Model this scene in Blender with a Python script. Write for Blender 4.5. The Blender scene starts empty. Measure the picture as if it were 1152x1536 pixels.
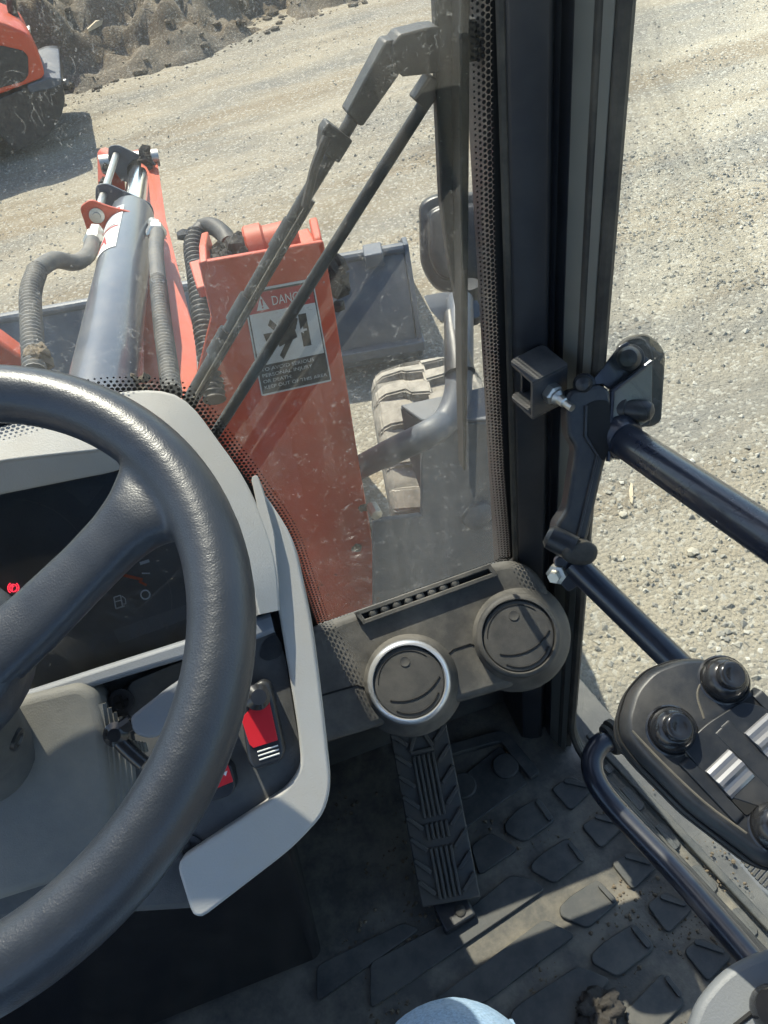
import bpy, bmesh, math, random
import numpy as np
from mathutils import Vector as V, Matrix, noise
random.seed(7); rng = np.random.default_rng(7)
R_ = math.radians
scene = bpy.context.scene
COL = scene.collection

# ------------------------------------------------------------------ camera
F_PX, PW, PH = 1154.0, 1152.0, 1536.0
CAM = V((0, 0, 2.1)); FZ = 0.90            # eye, cab floor (ground is z = 0)
dn = V((224, 1082, 1154)).normalized()
fy = V((-517, -1123, 1154)); fy = (fy - dn * fy.dot(dn)).normalized()
up = -dn; fx = fy.cross(up)
ROT = Matrix((fx, fy, up))                 # image axes (right, down, forward) -> world
cam_d = bpy.data.cameras.new('camera'); cam = bpy.data.objects.new('camera', cam_d); COL.objects.link(cam)
cr, cdn, cfw = ROT @ V((1, 0, 0)), ROT @ V((0, 1, 0)), ROT @ V((0, 0, 1))
M = Matrix.Identity(4)
for i in range(3):
    M[i][0], M[i][1], M[i][2], M[i][3] = cr[i], -cdn[i], -cfw[i], CAM[i]
cam.matrix_world = M
cam_d.sensor_fit = 'VERTICAL'; cam_d.sensor_height = 24; cam_d.lens = 24 * F_PX / PH
cam_d.clip_start = 0.02; cam_d.clip_end = 2000
scene.camera = cam

# ------------------------------------------------------------------ light
LIGHT = V((0.13, -0.68, -1.0)).normalized()
SUN_EL = math.asin(-LIGHT.z); SUN_AZ = math.atan2(-LIGHT.x, -LIGHT.y)   # clockwise from +Y
world = bpy.data.worlds.new('World'); scene.world = world; world.use_nodes = True
nt = world.node_tree; sky = nt.nodes.new('ShaderNodeTexSky'); sky.sky_type = 'NISHITA'; sky.sun_disc = False
sky.sun_elevation = SUN_EL; sky.sun_rotation = SUN_AZ; sky.dust_density = 1.0
bg = nt.nodes['Background']; nt.links.new(sky.outputs[0], bg.inputs[0]); bg.inputs[1].default_value = 0.15
sl = bpy.data.lights.new('sun', 'SUN'); sl.energy = 4.2; sl.angle = R_(0.53); sl.color = (1, 0.95, 0.86)
sun = bpy.data.objects.new('sun', sl); COL.objects.link(sun)
sun.rotation_euler = LIGHT.to_track_quat('-Z', 'Y').to_euler(); sun.location = (0, 3, 12)
vs = scene.view_settings; vs.view_transform = 'Standard'; vs.look = 'None'; vs.exposure = 1.15; vs.gamma = 1
scene.cycles.max_bounces = 7; scene.cycles.diffuse_bounces = 3; scene.cycles.glossy_bounces = 3; scene.cycles.transparent_max_bounces = 12; scene.cycles.adaptive_threshold = 0.03; scene.cycles.use_denoising = True
scene.cycles.caustics_reflective = False; scene.cycles.caustics_refractive = False

# ------------------------------------------------------------------ placing helpers
def ray(px, py): return (ROT @ V((px - PW / 2, py - PH / 2, F_PX))).normalized()
def oz(px, py, z): r = ray(px, py); return CAM + r * ((z - CAM.z) / r.z)
def oy(px, py, y): r = ray(px, py); return CAM + r * ((y - CAM.y) / r.y)
def ad(px, py, d): return CAM + ray(px, py) * d
class Plane:
    def __init__(s, o, n):
        s.o = V(o); s.n = V(n).normalized()
    def at(s, px, py, h=0.0):
        r = ray(px, py); k = s.n.dot(s.o - CAM) + h
        return CAM + r * (k / s.n.dot(r))
    def pts(s, pl, h=0.0): return [s.at(x, y, h) for x, y in pl]

# ------------------------------------------------------------------ materials
def mat(name, col, rough=0.5, metal=0.0, var=0.12, vscale=8.0, bump=0.0, bscale=200.0, dust=0.0, dcol=(0.42, 0.36, 0.27),
        dscale=6.0, spec=0.5, coat=0.0, emit=None, updust=0.0, chips=None):
    m = bpy.data.materials.new(name); m.use_nodes = True; t = m.node_tree; N = t.nodes; L = t.links
    b = N['Principled BSDF']; tc = N.new('ShaderNodeTexCoord')
    def nz(s, det=3, ro=0.6):
        n = N.new('ShaderNodeTexNoise'); n.inputs['Scale'].default_value = s; n.inputs['Detail'].default_value = det
        n.inputs['Roughness'].default_value = ro; L.new(tc.outputs['Object'], n.inputs['Vector']); return n
    n1 = nz(vscale)
    mr = N.new('ShaderNodeMapRange'); L.new(n1.outputs['Fac'], mr.inputs[0])
    mr.inputs[1].default_value = 0.25; mr.inputs[2].default_value = 0.75
    mr.inputs[3].default_value = 1 - var; mr.inputs[4].default_value = 1 + var
    mx = N.new('ShaderNodeVectorMath'); mx.operation = 'SCALE'; mx.inputs[0].default_value = col; L.new(mr.outputs[0], mx.inputs['Scale'])
    src = mx.outputs[0]
    rsrc = None
    if dust > 0 or updust > 0:
        n2 = nz(dscale, 5, 0.7); r2 = N.new('ShaderNodeMapRange'); L.new(n2.outputs['Fac'], r2.inputs[0])
        r2.inputs[1].default_value = 0.40; r2.inputs[2].default_value = 0.64; r2.inputs[3].default_value = 0.12 * dust; r2.inputs[4].default_value = dust
        fac = r2.outputs[0]
        if updust > 0:
            g = N.new('ShaderNodeNewGeometry'); sx = N.new('ShaderNodeSeparateXYZ'); L.new(g.outputs['Normal'], sx.inputs[0])
            r3 = N.new('ShaderNodeMapRange'); L.new(sx.outputs[2], r3.inputs[0]); r3.inputs[1].default_value = 0.3; r3.inputs[2].default_value = 1.0
            r3.inputs[3].default_value = 0; r3.inputs[4].default_value = updust
            n3 = nz(dscale * 2.3, 6, 0.65); ml = N.new('ShaderNodeMath'); ml.operation = 'MULTIPLY'; L.new(n3.outputs['Fac'], ml.inputs[0]); L.new(r3.outputs[0], ml.inputs[1])
            ad_ = N.new('ShaderNodeMath'); ad_.operation = 'ADD'; ad_.use_clamp = True; L.new(fac, ad_.inputs[0]); L.new(ml.outputs[0], ad_.inputs[1]); fac = ad_.outputs[0]
        mc = N.new('ShaderNodeMix'); mc.data_type = 'RGBA'; L.new(fac, mc.inputs[0]); L.new(src, mc.inputs[6]); mc.inputs[7].default_value = (*dcol, 1)
        src = mc.outputs[2]
        rr = N.new('ShaderNodeMapRange'); L.new(fac, rr.inputs[0]); rr.inputs[3].default_value = rough; rr.inputs[4].default_value = 0.95; rsrc = rr.outputs[0]
    if chips:
        n6 = nz(38, 6, 0.75); r6 = N.new('ShaderNodeMapRange'); L.new(n6.outputs['Fac'], r6.inputs[0]); r6.inputs[1].default_value = 0.63; r6.inputs[2].default_value = 0.67; r6.inputs[4].default_value = 0.85
        n7 = nz(2.2, 3, 0.6); r7 = N.new('ShaderNodeMapRange'); L.new(n7.outputs['Fac'], r7.inputs[0]); r7.inputs[1].default_value = 0.42; r7.inputs[2].default_value = 0.62
        m6 = N.new('ShaderNodeMath'); m6.operation = 'MULTIPLY'; L.new(r6.outputs[0], m6.inputs[0]); L.new(r7.outputs[0], m6.inputs[1])
        c6 = N.new('ShaderNodeMix'); c6.data_type = 'RGBA'; L.new(m6.outputs[0], c6.inputs[0]); L.new(src, c6.inputs[6]); c6.inputs[7].default_value = (*chips, 1); src = c6.outputs[2]
    L.new(src, b.inputs['Base Color'])
    b.inputs['Roughness'].default_value = rough
    if rsrc: L.new(rsrc, b.inputs['Roughness'])
    b.inputs['Metallic'].default_value = metal
    b.inputs['Specular IOR Level'].default_value = spec; b.inputs['Coat Weight'].default_value = coat
    if emit: b.inputs['Emission Color'].default_value = (*emit[:3], 1); b.inputs['Emission Strength'].default_value = emit[3]
    if bump > 0:
        n4 = nz(bscale, 3, 0.5); bp = N.new('ShaderNodeBump'); bp.inputs['Strength'].default_value = bump; bp.inputs['Distance'].default_value = 0.4 / bscale
        L.new(n4.outputs['Fac'], bp.inputs['Height']); L.new(bp.outputs[0], b.inputs['Normal'])
    return m

MT = {
 'rim':    mat('rim_plastic', (0.023, 0.029, 0.039), 0.31, bump=0.40, bscale=850, dust=0.10, dscale=7, dcol=(0.15, 0.16, 0.17)),
 'grey':   mat('grey_dash_plastic', (0.40, 0.40, 0.385), 0.55, bump=0.35, bscale=700, dust=0.24, dscale=11, var=0.07),
 'slate':  mat('slate_dash_plastic', (0.15, 0.17, 0.20), 0.5, bump=0.25, bscale=600, dust=0.15, dscale=10),
 'panel':  mat('dark_panel_plastic', (0.05, 0.052, 0.055), 0.6, bump=0.5, bscale=900, dust=0.30, dscale=12, dcol=(0.25, 0.24, 0.21)),
 'cover':  mat('column_cover_plastic', (0.13, 0.13, 0.122), 0.65, bump=0.6, bscale=800, dust=0.4, dscale=9, dcol=(0.30, 0.28, 0.23)),
 'vent':   mat('vent_panel_plastic', (0.046, 0.046, 0.045), 0.58, bump=0.35, bscale=900, dust=0.62, dscale=13, dcol=(0.21, 0.195, 0.17), updust=0.3),
 'ventd':  mat('vent_disc_plastic', (0.046, 0.045, 0.043), 0.55, bump=0.4, bscale=900, dust=0.5, dscale=22, dcol=(0.14, 0.13, 0.115)),
 'black':  mat('black_plastic', (0.013, 0.016, 0.021), 0.36, dust=0.16, dscale=26, bump=0.2, bscale=1200, dcol=(0.2, 0.18, 0.15)),
 'hole':   mat('dark_recess', (0.008, 0.008, 0.008), 0.8),
 'gloss':  mat('glossy_black', (0.012, 0.013, 0.016), 0.16, dust=0.06, dscale=18, dcol=(0.3, 0.28, 0.24)),
 'navy':   mat('navy_painted_steel', (0.014, 0.019, 0.034), 0.26, dust=0.10, dscale=7, dcol=(0.25, 0.23, 0.2), coat=0.3),
 'navyd':  mat('dusty_navy_steel', (0.014, 0.019, 0.030), 0.32, dust=0.2, dscale=22, dcol=(0.25, 0.23, 0.2), updust=0.5),
 'pillar': mat('pillar_paint', (0.017, 0.020, 0.027), 0.34, dust=0.16, dscale=5, dcol=(0.16, 0.15, 0.13)),
 'pillarg':mat('pillar_inner_trim', (0.15, 0.155, 0.14), 0.45, dust=0.14, dscale=4, var=0.08),
 'rubber': mat('rubber_seal', (0.02, 0.02, 0.02), 0.6, dust=0.35, dscale=14, dcol=(0.2, 0.18, 0.14)),
 'seal':   mat('dusty_seal', (0.05, 0.048, 0.042), 0.7, dust=0.35, dscale=14, dcol=(0.32, 0.28, 0.21)),
 'mat':    mat('floor_mat_rubber', (0.036, 0.040, 0.041), 0.62, dust=0.9, dscale=14, dcol=(0.20, 0.18, 0.145), bump=0.4, bscale=300, updust=0.35),
 'pad':    mat('floor_pad_rubber', (0.028, 0.034, 0.038), 0.5, dust=0.62, dscale=16, dcol=(0.15, 0.14, 0.12), bump=0.15, bscale=400, updust=0.10),
 'pedal':  mat('pedal_rubber', (0.045, 0.050, 0.054), 0.5, dust=0.45, dscale=14, dcol=(0.14, 0.12, 0.09)),
 'chrome': mat('chrome', (0.75, 0.76, 0.78), 0.16, 1.0, var=0.05),
 'zinc':   mat('zinc_steel', (0.55, 0.55, 0.52), 0.35, 1.0, dust=0.3, dscale=30),
 'silver': mat('silver_plastic', (0.62, 0.63, 0.64), 0.25, 0.6, var=0.04),
 'red':    mat('orange_red_paint', (0.52, 0.060, 0.018), 0.40, dust=0.20, dscale=7, dcol=(0.40, 0.17, 0.10), coat=0.15, updust=0.35, chips=(0.09, 0.05, 0.035)),
 'redsw':  mat('red_switch_plastic', (0.62, 0.02, 0.03), 0.35, var=0.05),
 'steel':  mat('blue_grey_painted_steel', (0.050, 0.066, 0.094), 0.40, dust=0.20, dscale=6, dcol=(0.30, 0.28, 0.24), updust=0.2, chips=(0.10, 0.06, 0.04)),
 'cyl':    mat('grey_cylinder_paint', (0.065, 0.085, 0.120), 0.28, dust=0.14, dscale=8, coat=0.3, updust=0.12),
 'hose':   mat('hose_sleeve', (0.085, 0.087, 0.088), 0.55, dust=0.45, dscale=20, dcol=(0.30, 0.27, 0.22)),
 'hoseb':  mat('black_conduit', (0.02, 0.02, 0.021), 0.5, dust=0.30, dscale=20, dcol=(0.25, 0.22, 0.18)),
 'tyre':   mat('dusty_tyre', (0.05, 0.047, 0.043), 0.85, dust=0.85, dscale=7, dcol=(0.33, 0.30, 0.25), updust=0.5),
 'wiper':  mat('wiper_black', (0.016, 0.018, 0.020), 0.5, dust=0.14, dscale=40, dcol=(0.2, 0.19, 0.17)),
 'white':  mat('white_print', (0.72, 0.73, 0.72), 0.5, var=0.05, dust=0.15, dscale=30),
 'signw':  mat('sign_white', (0.55, 0.58, 0.60), 0.5, var=0.06, dust=0.2, dscale=20),
 'signr':  mat('sign_red', (0.38, 0.03, 0.035), 0.5, var=0.06, dust=0.12, dscale=20),
 'signk':  mat('sign_black', (0.02, 0.02, 0.02), 0.5, dust=0.2, dscale=20),
 'mud':    mat('caked_mud', (0.16, 0.125, 0.085), 0.95, var=0.4, vscale=30, bump=0.9, bscale=60),
 'mudk':   mat('dark_grease_mud', (0.035, 0.030, 0.025), 0.8, var=0.4, vscale=40, bump=0.9, bscale=80),
 'denim':  mat('blue_denim', (0.23, 0.35, 0.49), 0.9, var=0.35, vscale=420, bump=0.8, bscale=700, dust=0.4, dscale=45, dcol=(0.42, 0.52, 0.62)),
 'led':    mat('red_warning_light', (0.5, 0.02, 0.03), 0.5, emit=(1.0, 0.03, 0.06, 1.2)),
 'print':  mat('dial_print', (0.88, 0.9, 0.9), 0.5, var=0.02),
 'needle': mat('orange_needle', (0.75, 0.10, 0.03), 0.5, var=0.02),
 'gauge':  mat('gauge_face', (0.13, 0.15, 0.165), 0.35, var=0.3, vscale=12),
 'arm':    mat('armrest_plastic', (0.16, 0.17, 0.18), 0.5, bump=0.3, bscale=700),
 'wood':   mat('weathered_wood', (0.50, 0.42, 0.29), 0.8, var=0.3, vscale=14),
 'stone':  mat('pale_stone', (0.42, 0.38, 0.30), 0.9, var=0.25, vscale=20, bump=0.6, bscale=60),
 'boot':   mat('brown_boot', (0.10, 0.06, 0.035), 0.6),
}

def glass_mat(name, tint, dust, scratch, refl=1.0):
    m = bpy.data.materials.new(name); m.use_nodes = True; t = m.node_tree; N = t.nodes; L = t.links; N.clear()
    out = N.new('ShaderNodeOutputMaterial'); tr = N.new('ShaderNodeBsdfTransparent'); tr.inputs[0].default_value = (*tint, 1)
    gl = N.new('ShaderNodeBsdfGlossy'); gl.inputs['Roughness'].default_value = 0.03
    fr = N.new('ShaderNodeFresnel'); fr.inputs[0].default_value = 1.45
    fm = N.new('ShaderNodeMath'); fm.operation = 'MULTIPLY'; fm.inputs[1].default_value = refl; L.new(fr.outputs[0], fm.inputs[0])
    m1 = N.new('ShaderNodeMixShader'); L.new(fm.outputs[0], m1.inputs[0]); L.new(tr.outputs[0], m1.inputs[1]); L.new(gl.outputs[0], m1.inputs[2])
    last = m1.outputs[0]
    if dust > 0:
        tc = N.new('ShaderNodeTexCoord')
        def nz(s, mp=None, det=4, ro=0.65, dist=0.0):
            n = N.new('ShaderNodeTexNoise'); n.inputs['Scale'].default_value = s; n.inputs['Detail'].default_value = det; n.inputs['Roughness'].default_value = ro
            n.inputs['Distortion'].default_value = dist
            if mp:
                k = N.new('ShaderNodeMapping'); k.inputs['Scale'].default_value = mp; L.new(tc.outputs['Object'], k.inputs[0]); L.new(k.outputs[0], n.inputs['Vector'])
            else: L.new(tc.outputs['Object'], n.inputs['Vector'])
            return n.outputs['Fac']
        def rng_(s, a, b, c, d):
            r = N.new('ShaderNodeMapRange'); r.inputs[1].default_value = a; r.inputs[2].default_value = b; r.inputs[3].default_value = c; r.inputs[4].default_value = d
            L.new(s, r.inputs[0]); return r.outputs[0]
        def add(a, b):
            k = N.new('ShaderNodeMath'); k.operation = 'ADD'; k.use_clamp = True; L.new(a, k.inputs[0]); L.new(b, k.inputs[1]); return k.outputs[0]
        def mul(a, b):
            k = N.new('ShaderNodeMath'); k.operation = 'MULTIPLY'; L.new(a, k.inputs[0]); L.new(b, k.inputs[1]); return k.outputs[0]
        base = rng_(nz(5.0), 0.3, 0.7, 0.45 * dust, 1.15 * dust)
        runs = rng_(nz(26, (1, 1, 0.10)), 0.5, 0.72, 0, 0.9 * dust)              # water runs down the pane
        runs = mul(runs, rng_(nz(3.0), 0.35, 0.6, 0, 1))
        fac = add(base, runs)
        spots = rng_(nz(420, det=2), 0.66, 0.74, 0, 0.22)
        fac = add(fac, spots)
        # short curled hair-line scratches: thin iso-lines of a distorted noise, broken up
        for sc, th, amp in ((60, 0.016, scratch), (110, 0.024, scratch * 0.9)):
            iso = nz(sc, det=1, dist=1.2)
            d = N.new('ShaderNodeMath'); d.operation = 'SUBTRACT'; L.new(iso, d.inputs[0]); d.inputs[1].default_value = 0.5
            ab = N.new('ShaderNodeMath'); ab.operation = 'ABSOLUTE'; L.new(d.outputs[0], ab.inputs[0])
            line = rng_(ab.outputs[0], 0, th, amp, 0)
            fac = add(fac, mul(line, rng_(nz(sc * 0.8, det=2), 0.55, 0.62, 0, 1)))
        df = N.new('ShaderNodeBsdfDiffuse'); df.inputs[0].default_value = (0.62, 0.60, 0.55, 1)
        tl = N.new('ShaderNodeBsdfTranslucent'); tl.inputs[0].default_value = (0.70, 0.68, 0.62, 1)
        m3 = N.new('ShaderNodeMixShader'); m3.inputs[0].default_value = 0.6; L.new(df.outputs[0], m3.inputs[1]); L.new(tl.outputs[0], m3.inputs[2])
        m2 = N.new('ShaderNodeMixShader'); L.new(fac, m2.inputs[0]); L.new(last, m2.inputs[1]); L.new(m3.outputs[0], m2.inputs[2]); last = m2.outputs[0]
    L.new(last, out.inputs[0])
    return m
MT['glass'] = glass_mat('dusty_windshield_glass', (0.80, 0.785, 0.73), 0.055, 0.17, 0.6)
MT['glassc'] = glass_mat('clear_glass', (0.96, 0.99, 0.98), 0, 0, 0.5)
MT['glasst'] = glass_mat('green_tinted_glass', (0.965, 0.985, 0.955), 0, 0, 0.25)
MT['lens'] = glass_mat('instrument_lens', (0.92, 0.94, 0.95), 0.03, 0.03, 1.0)

# ------------------------------------------------------------------ mesh helpers
def tag(o, label=None, cat=None, group=None, kind=None):
    if label: o['label'] = label
    if cat: o['category'] = cat
    if group: o['group'] = group
    if kind: o['kind'] = kind
    return o
def empty(name, loc=(0, 0, 0)):
    o = bpy.data.objects.new(name, None); o.location = loc; COL.objects.link(o); o.empty_display_size = 0.1; return o
def link(name, me, parent=None):
    o = bpy.data.objects.new(name, me); COL.objects.link(o)
    if parent is not None:
        o.parent = parent
        w = Matrix.Identity(4); p = parent
        while p is not None: w = p.matrix_basis @ w if False else Matrix.Translation(p.location) @ w; p = p.parent
        o.location = -w.translation if False else o.location
    return o
class B:
    """collects shapes in a bmesh; done() links them as ONE mesh object"""
    def __init__(s): s.bm = bmesh.new()
    def face(s, pts): return s.bm.faces.new([s.bm.verts.new(p) for p in pts])
    def slab(s, pts, vec):
        """planar polygon extruded along vec"""
        vec = V(vec); a = [s.bm.verts.new(p) for p in pts]; b = [s.bm.verts.new(V(p) + vec) for p in pts]; n = len(pts)
        s.bm.faces.new(a); s.bm.faces.new(b[::-1])
        for i in range(n): s.bm.faces.new((a[i], b[i], b[(i + 1) % n], a[(i + 1) % n]))
        return s
    def box(s, c, ax, ay, az):
        """centre and three half-axes"""
        c, ax, ay, az = V(c), V(ax), V(ay), V(az)
        return s.slab([c - ax - ay - az, c + ax - ay - az, c + ax + ay - az, c - ax + ay - az], az * 2)
    def loft(s, rings, closed=True, caps=True):
        R = [[s.bm.verts.new(p) for p in r] for r in rings]; n = len(R[0])
        for a, b in zip(R, R[1:]):
            for i in range(n if closed else n - 1): s.bm.faces.new((a[i], a[(i + 1) % n], b[(i + 1) % n], b[i]))
        if caps and closed: s.bm.faces.new(R[0][::-1]); s.bm.faces.new(R[-1])
        return s
    def tube(s, path, r, n=14, caps=True):
        path = [V(p) for p in path]; k = len(path); r = [r] * k if not hasattr(r, '__len__') else r
        t0 = (path[1] - path[0]).normalized(); a = t0.orthogonal().normalized(); rings = []
        for i, p in enumerate(path):
            t = (path[min(i + 1, k - 1)] - path[max(i - 1, 0)]).normalized()
            a = (a - t * a.dot(t)).normalized(); b = t.cross(a)
            rings.append([p + (a * math.cos(2 * math.pi * j / n) + b * math.sin(2 * math.pi * j / n)) * r[i] for j in range(n)])
        return s.loft(rings, True, caps)
    def lathe(s, o, axis, prof, n=24):
        o, ax = V(o), V(axis).normalized(); a = ax.orthogonal().normalized(); b = ax.cross(a)
        rings = [[o + ax * h + (a * math.cos(2 * math.pi * j / n) + b * math.sin(2 * math.pi * j / n)) * max(r, 1e-5) for j in range(n)] for r, h in prof]
        return s.loft(rings)
    def done(s, name, m, parent=None, bevel=0.0, seg=2, smooth=True, sub=0, ang=35):
        bmesh.ops.recalc_face_normals(s.bm, faces=s.bm.faces)
        me = bpy.data.meshes.new(name); s.bm.to_mesh(me); s.bm.free()
        for mm in (m if isinstance(m, (list, tuple)) else [m]): me.materials.append(MT[mm] if isinstance(mm, str) else mm)
        o = link(name, me, parent)
        if smooth:
            me.shade_smooth()
            if not sub: me.set_sharp_from_angle(angle=R_(ang))
        if bevel:
            k = o.modifiers.new('bevel', 'BEVEL'); k.width = bevel; k.segments = seg; k.limit_method = 'ANGLE'; k.angle_limit = R_(30); k.use_clamp_overlap = True
        if sub:
            k = o.modifiers.new('sub', 'SUBSURF'); k.levels = sub; k.render_levels = sub
        return o
def spline(pts, per=8):
    P = [V(p) for p in pts]; P = [P[0] * 2 - P[1]] + P + [P[-1] * 2 - P[-2]]; out = []
    for i in range(1, len(P) - 2):
        a, b, c, d = P[i - 1:i + 3]
        for k in range(per):
            t = k / per
            out.append(0.5 * (2 * b + (c - a) * t + (2 * a - 5 * b + 4 * c - d) * t * t + (3 * b - a - 3 * c + d) * t ** 3))
    return out + [P[-2]]
def rnd(pts, r, seg=4):
    """round the corners of a polygon (3-D points); r one number or one per corner"""
    P = [V(p) for p in pts]; n = len(P); r = [r] * n if not hasattr(r, '__len__') else r; out = []
    for i in range(n):
        a, b, c = P[i - 1], P[i], P[(i + 1) % n]; u, w = a - b, c - b
        k = min(r[i], u.length * 0.45, w.length * 0.45)
        if k < 1e-5: out.append(b); continue
        p, q = b + u.normalized() * k, b + w.normalized() * k
        for j in range(seg + 1):
            t = j / seg; out.append(p * (1 - t) ** 2 + b * 2 * t * (1 - t) + q * t * t)
    return out
def corrugated(path, r, pitch, amp, n=14):
    """a path resampled finely, its radius rippling every `pitch` metres"""
    fine = spline(path, 24); L = [0.0]
    for a, b in zip(fine, fine[1:]): L.append(L[-1] + (b - a).length)
    k = int(L[-1] / pitch * 4); pts, rad = [], []; j = 0
    for i in range(k + 1):
        s_ = L[-1] * i / k
        while j < len(L) - 2 and L[j + 1] < s_: j += 1
        t = (s_ - L[j]) / max(L[j + 1] - L[j], 1e-9); pts.append(fine[j].lerp(fine[j + 1], min(t, 1))); rad.append(r + (amp if i % 4 in (0, 1) else -amp))
    return pts, rad
def text_mesh(body, to3d, u0, v0, height, name, m, parent, width=None):
    """flat lettering; to3d maps sign coordinates (u right, v up) to the surface"""
    c = bpy.data.curves.new(name, 'FONT'); c.body = body; c.size = 1.0; c.resolution_u = 3
    t = bpy.data.objects.new(name, c); COL.objects.link(t)
    me = bpy.data.meshes.new_from_object(t.evaluated_get(bpy.context.evaluated_depsgraph_get())); bpy.data.objects.remove(t)
    w = max(v.co.x for v in me.vertices); h = 0.70; sx = (width / w) if width else height / h
    for v in me.vertices: v.co = to3d(u0 + v.co.x * sx, v0 + v.co.y * height / h)
    me.materials.clear(); me.materials.append(MT[m]); return link(name, me, parent)
def lump(bm_b, c, r, sq=(1, 1, 1), seed=0, amp=0.35, sub=2, fr=2.0):
    """an uneven clod"""
    g = bmesh.ops.create_icosphere(bm_b.bm, subdivisions=sub, radius=1.0)
    for v in g['verts']:
        d = v.co.copy(); k = 1 + amp * noise.noise(d * fr + V((seed * 7.3, seed, 3))) + amp * 0.5 * noise.noise(d * fr * 2.7 + V((seed, 5, seed * 2.1)))
        v.co = V(c) + V((d.x * sq[0], d.y * sq[1], d.z * sq[2])) * r * k
    return bm_b

# ================================================================== SETTING
# ---- ground: one sheet, fine near the machine
def ground_h(x, y):
    d = math.hypot(x, y)
    h = 0.05 * noise.noise(V((x * 0.35, y * 0.8, 1.7))) + 0.018 * noise.noise(V((x * 1.3, y * 3.2, 4.1)))
    h += 0.012 * noise.noise(V((x * 4.1, y * 5.3, 9.0)))
    return h * (1 if d < 20 else 0.3) - 0.01
def axis_vals(lo, hi, step, far):
    a = list(np.arange(lo, hi + 1e-6, step)); s_ = step
    p = hi
    while p < far: s_ *= 1.25; p += s_; a.append(p)
    p = lo; s_ = step
    while p > -far: s_ *= 1.25; p -= s_; a.insert(0, p)
    return a
gx, gy = axis_vals(-4, 6, 0.08, 600), axis_vals(0.2, 11, 0.08, 600)
vs_ = [(x, y, ground_h(x, y)) for y in gy for x in gx]; nx = len(gx)
fs_ = [(j * nx + i, j * nx + i + 1, (j + 1) * nx + i + 1, (j + 1) * nx + i) for j in range(len(gy) - 1) for i in range(nx - 1)]
gm = bpy.data.meshes.new('ground'); gm.from_pydata(vs_, [], fs_); gm.shade_smooth()

def earth_mat(name, tan, grey, stone, cover):
    m = bpy.data.materials.new(name); m.use_nodes = True; t = m.node_tree; N = t.nodes; L = t.links; b = N['Principled BSDF']
    tc = N.new('ShaderNodeTexCoord')
    def mp(sx, sy, rot=0):
        k = N.new('ShaderNodeMapping'); k.inputs['Scale'].default_value = (sx, sy, 1); k.inputs['Rotation'].default_value = (0, 0, rot); L.new(tc.outputs['Object'], k.inputs[0]); return k.outputs[0]
    def nz(s, vec, det=5, ro=0.65):
        n = N.new('ShaderNodeTexNoise'); n.inputs['Scale'].default_value = s; n.inputs['Detail'].default_value = det; n.inputs['Roughness'].default_value = ro; L.new(vec, n.inputs['Vector']); return n.outputs['Fac']
    def rg(s, a, b_, c, d):
        r = N.new('ShaderNodeMapRange'); r.inputs[1].default_value = a; r.inputs[2].default_value = b_; r.inputs[3].default_value = c; r.inputs[4].default_value = d; L.new(s, r.inputs[0]); return r.outputs[0]
    def mix(f, a, b_):
        k = N.new('ShaderNodeMix'); k.data_type = 'RGBA'; L.new(f, k.inputs[0])
        for q, i in ((a, 6), (b_, 7)):
            if isinstance(q, tuple): k.inputs[i].default_value = (*q, 1)
            else: L.new(q, k.inputs[i])
        return k.outputs[2]
    big = nz(0.9, mp(0.55, 1.5, R_(-14)), 9, 0.62)
    f1 = rg(big, 0.42 - cover, 0.64 - cover * 0.4, 0, 1)
    base = mix(f1, tan, grey)
    trk = nz(1.0, mp(0.22, 2.6, R_(-11)), 5, 0.6)
    base = mix(rg(trk, 0.50, 0.62, 0, 0.75), base, tuple(g * k for g, k in zip(tan, (0.72, 0.66, 0.60))))
    fine = nz(55, mp(1, 1), 6, 0.75)
    base = mix(rg(fine, 0.48, 0.8, 0, 0.4), base, tuple(0.62 * g for g in grey))
    vo = N.new('ShaderNodeTexVoronoi'); vo.inputs['Scale'].default_value = 70; L.new(mp(1, 1), vo.inputs['Vector'])
    pick = N.new('ShaderNodeSeparateColor'); L.new(vo.outputs['Color'], pick.inputs[0])
    st = rg(pick.outputs[0], 0.82, 0.86, 0, 0.6)
    base = mix(st, base, stone)
    L.new(base, b.inputs['Base Color']); b.inputs['Roughness'].default_value = 0.97; b.inputs['Specular IOR Level'].default_value = 0.15
    n5 = nz(38, mp(1, 1), 6, 0.75); bp = N.new('ShaderNodeBump'); bp.inputs['Strength'].default_value = 0.6; bp.inputs['Distance'].default_value = 0.03
    L.new(n5, bp.inputs['Height'])
    bp2 = N.new('ShaderNodeBump'); bp2.inputs['Strength'].default_value = 0.4; bp2.inputs['Distance'].default_value = 0.012; bp2.invert = True
    L.new(vo.outputs['Distance'], bp2.inputs['Height']); L.new(bp.outputs[0], bp2.inputs['Normal']); L.new(bp2.outputs[0], b.inputs['Normal'])
    return m
MT['earth'] = earth_mat('packed_earth', (0.355, 0.315, 0.240), (0.215, 0.205, 0.180), (0.47, 0.445, 0.375), 0.0)
MT['mound'] = earth_mat('dug_earth', (0.20, 0.17, 0.13), (0.125, 0.115, 0.10), (0.31, 0.28, 0.23), 0.0)
gm.materials.append(MT['earth'])
ground = link('ground', gm); tag(ground, kind='structure')

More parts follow.
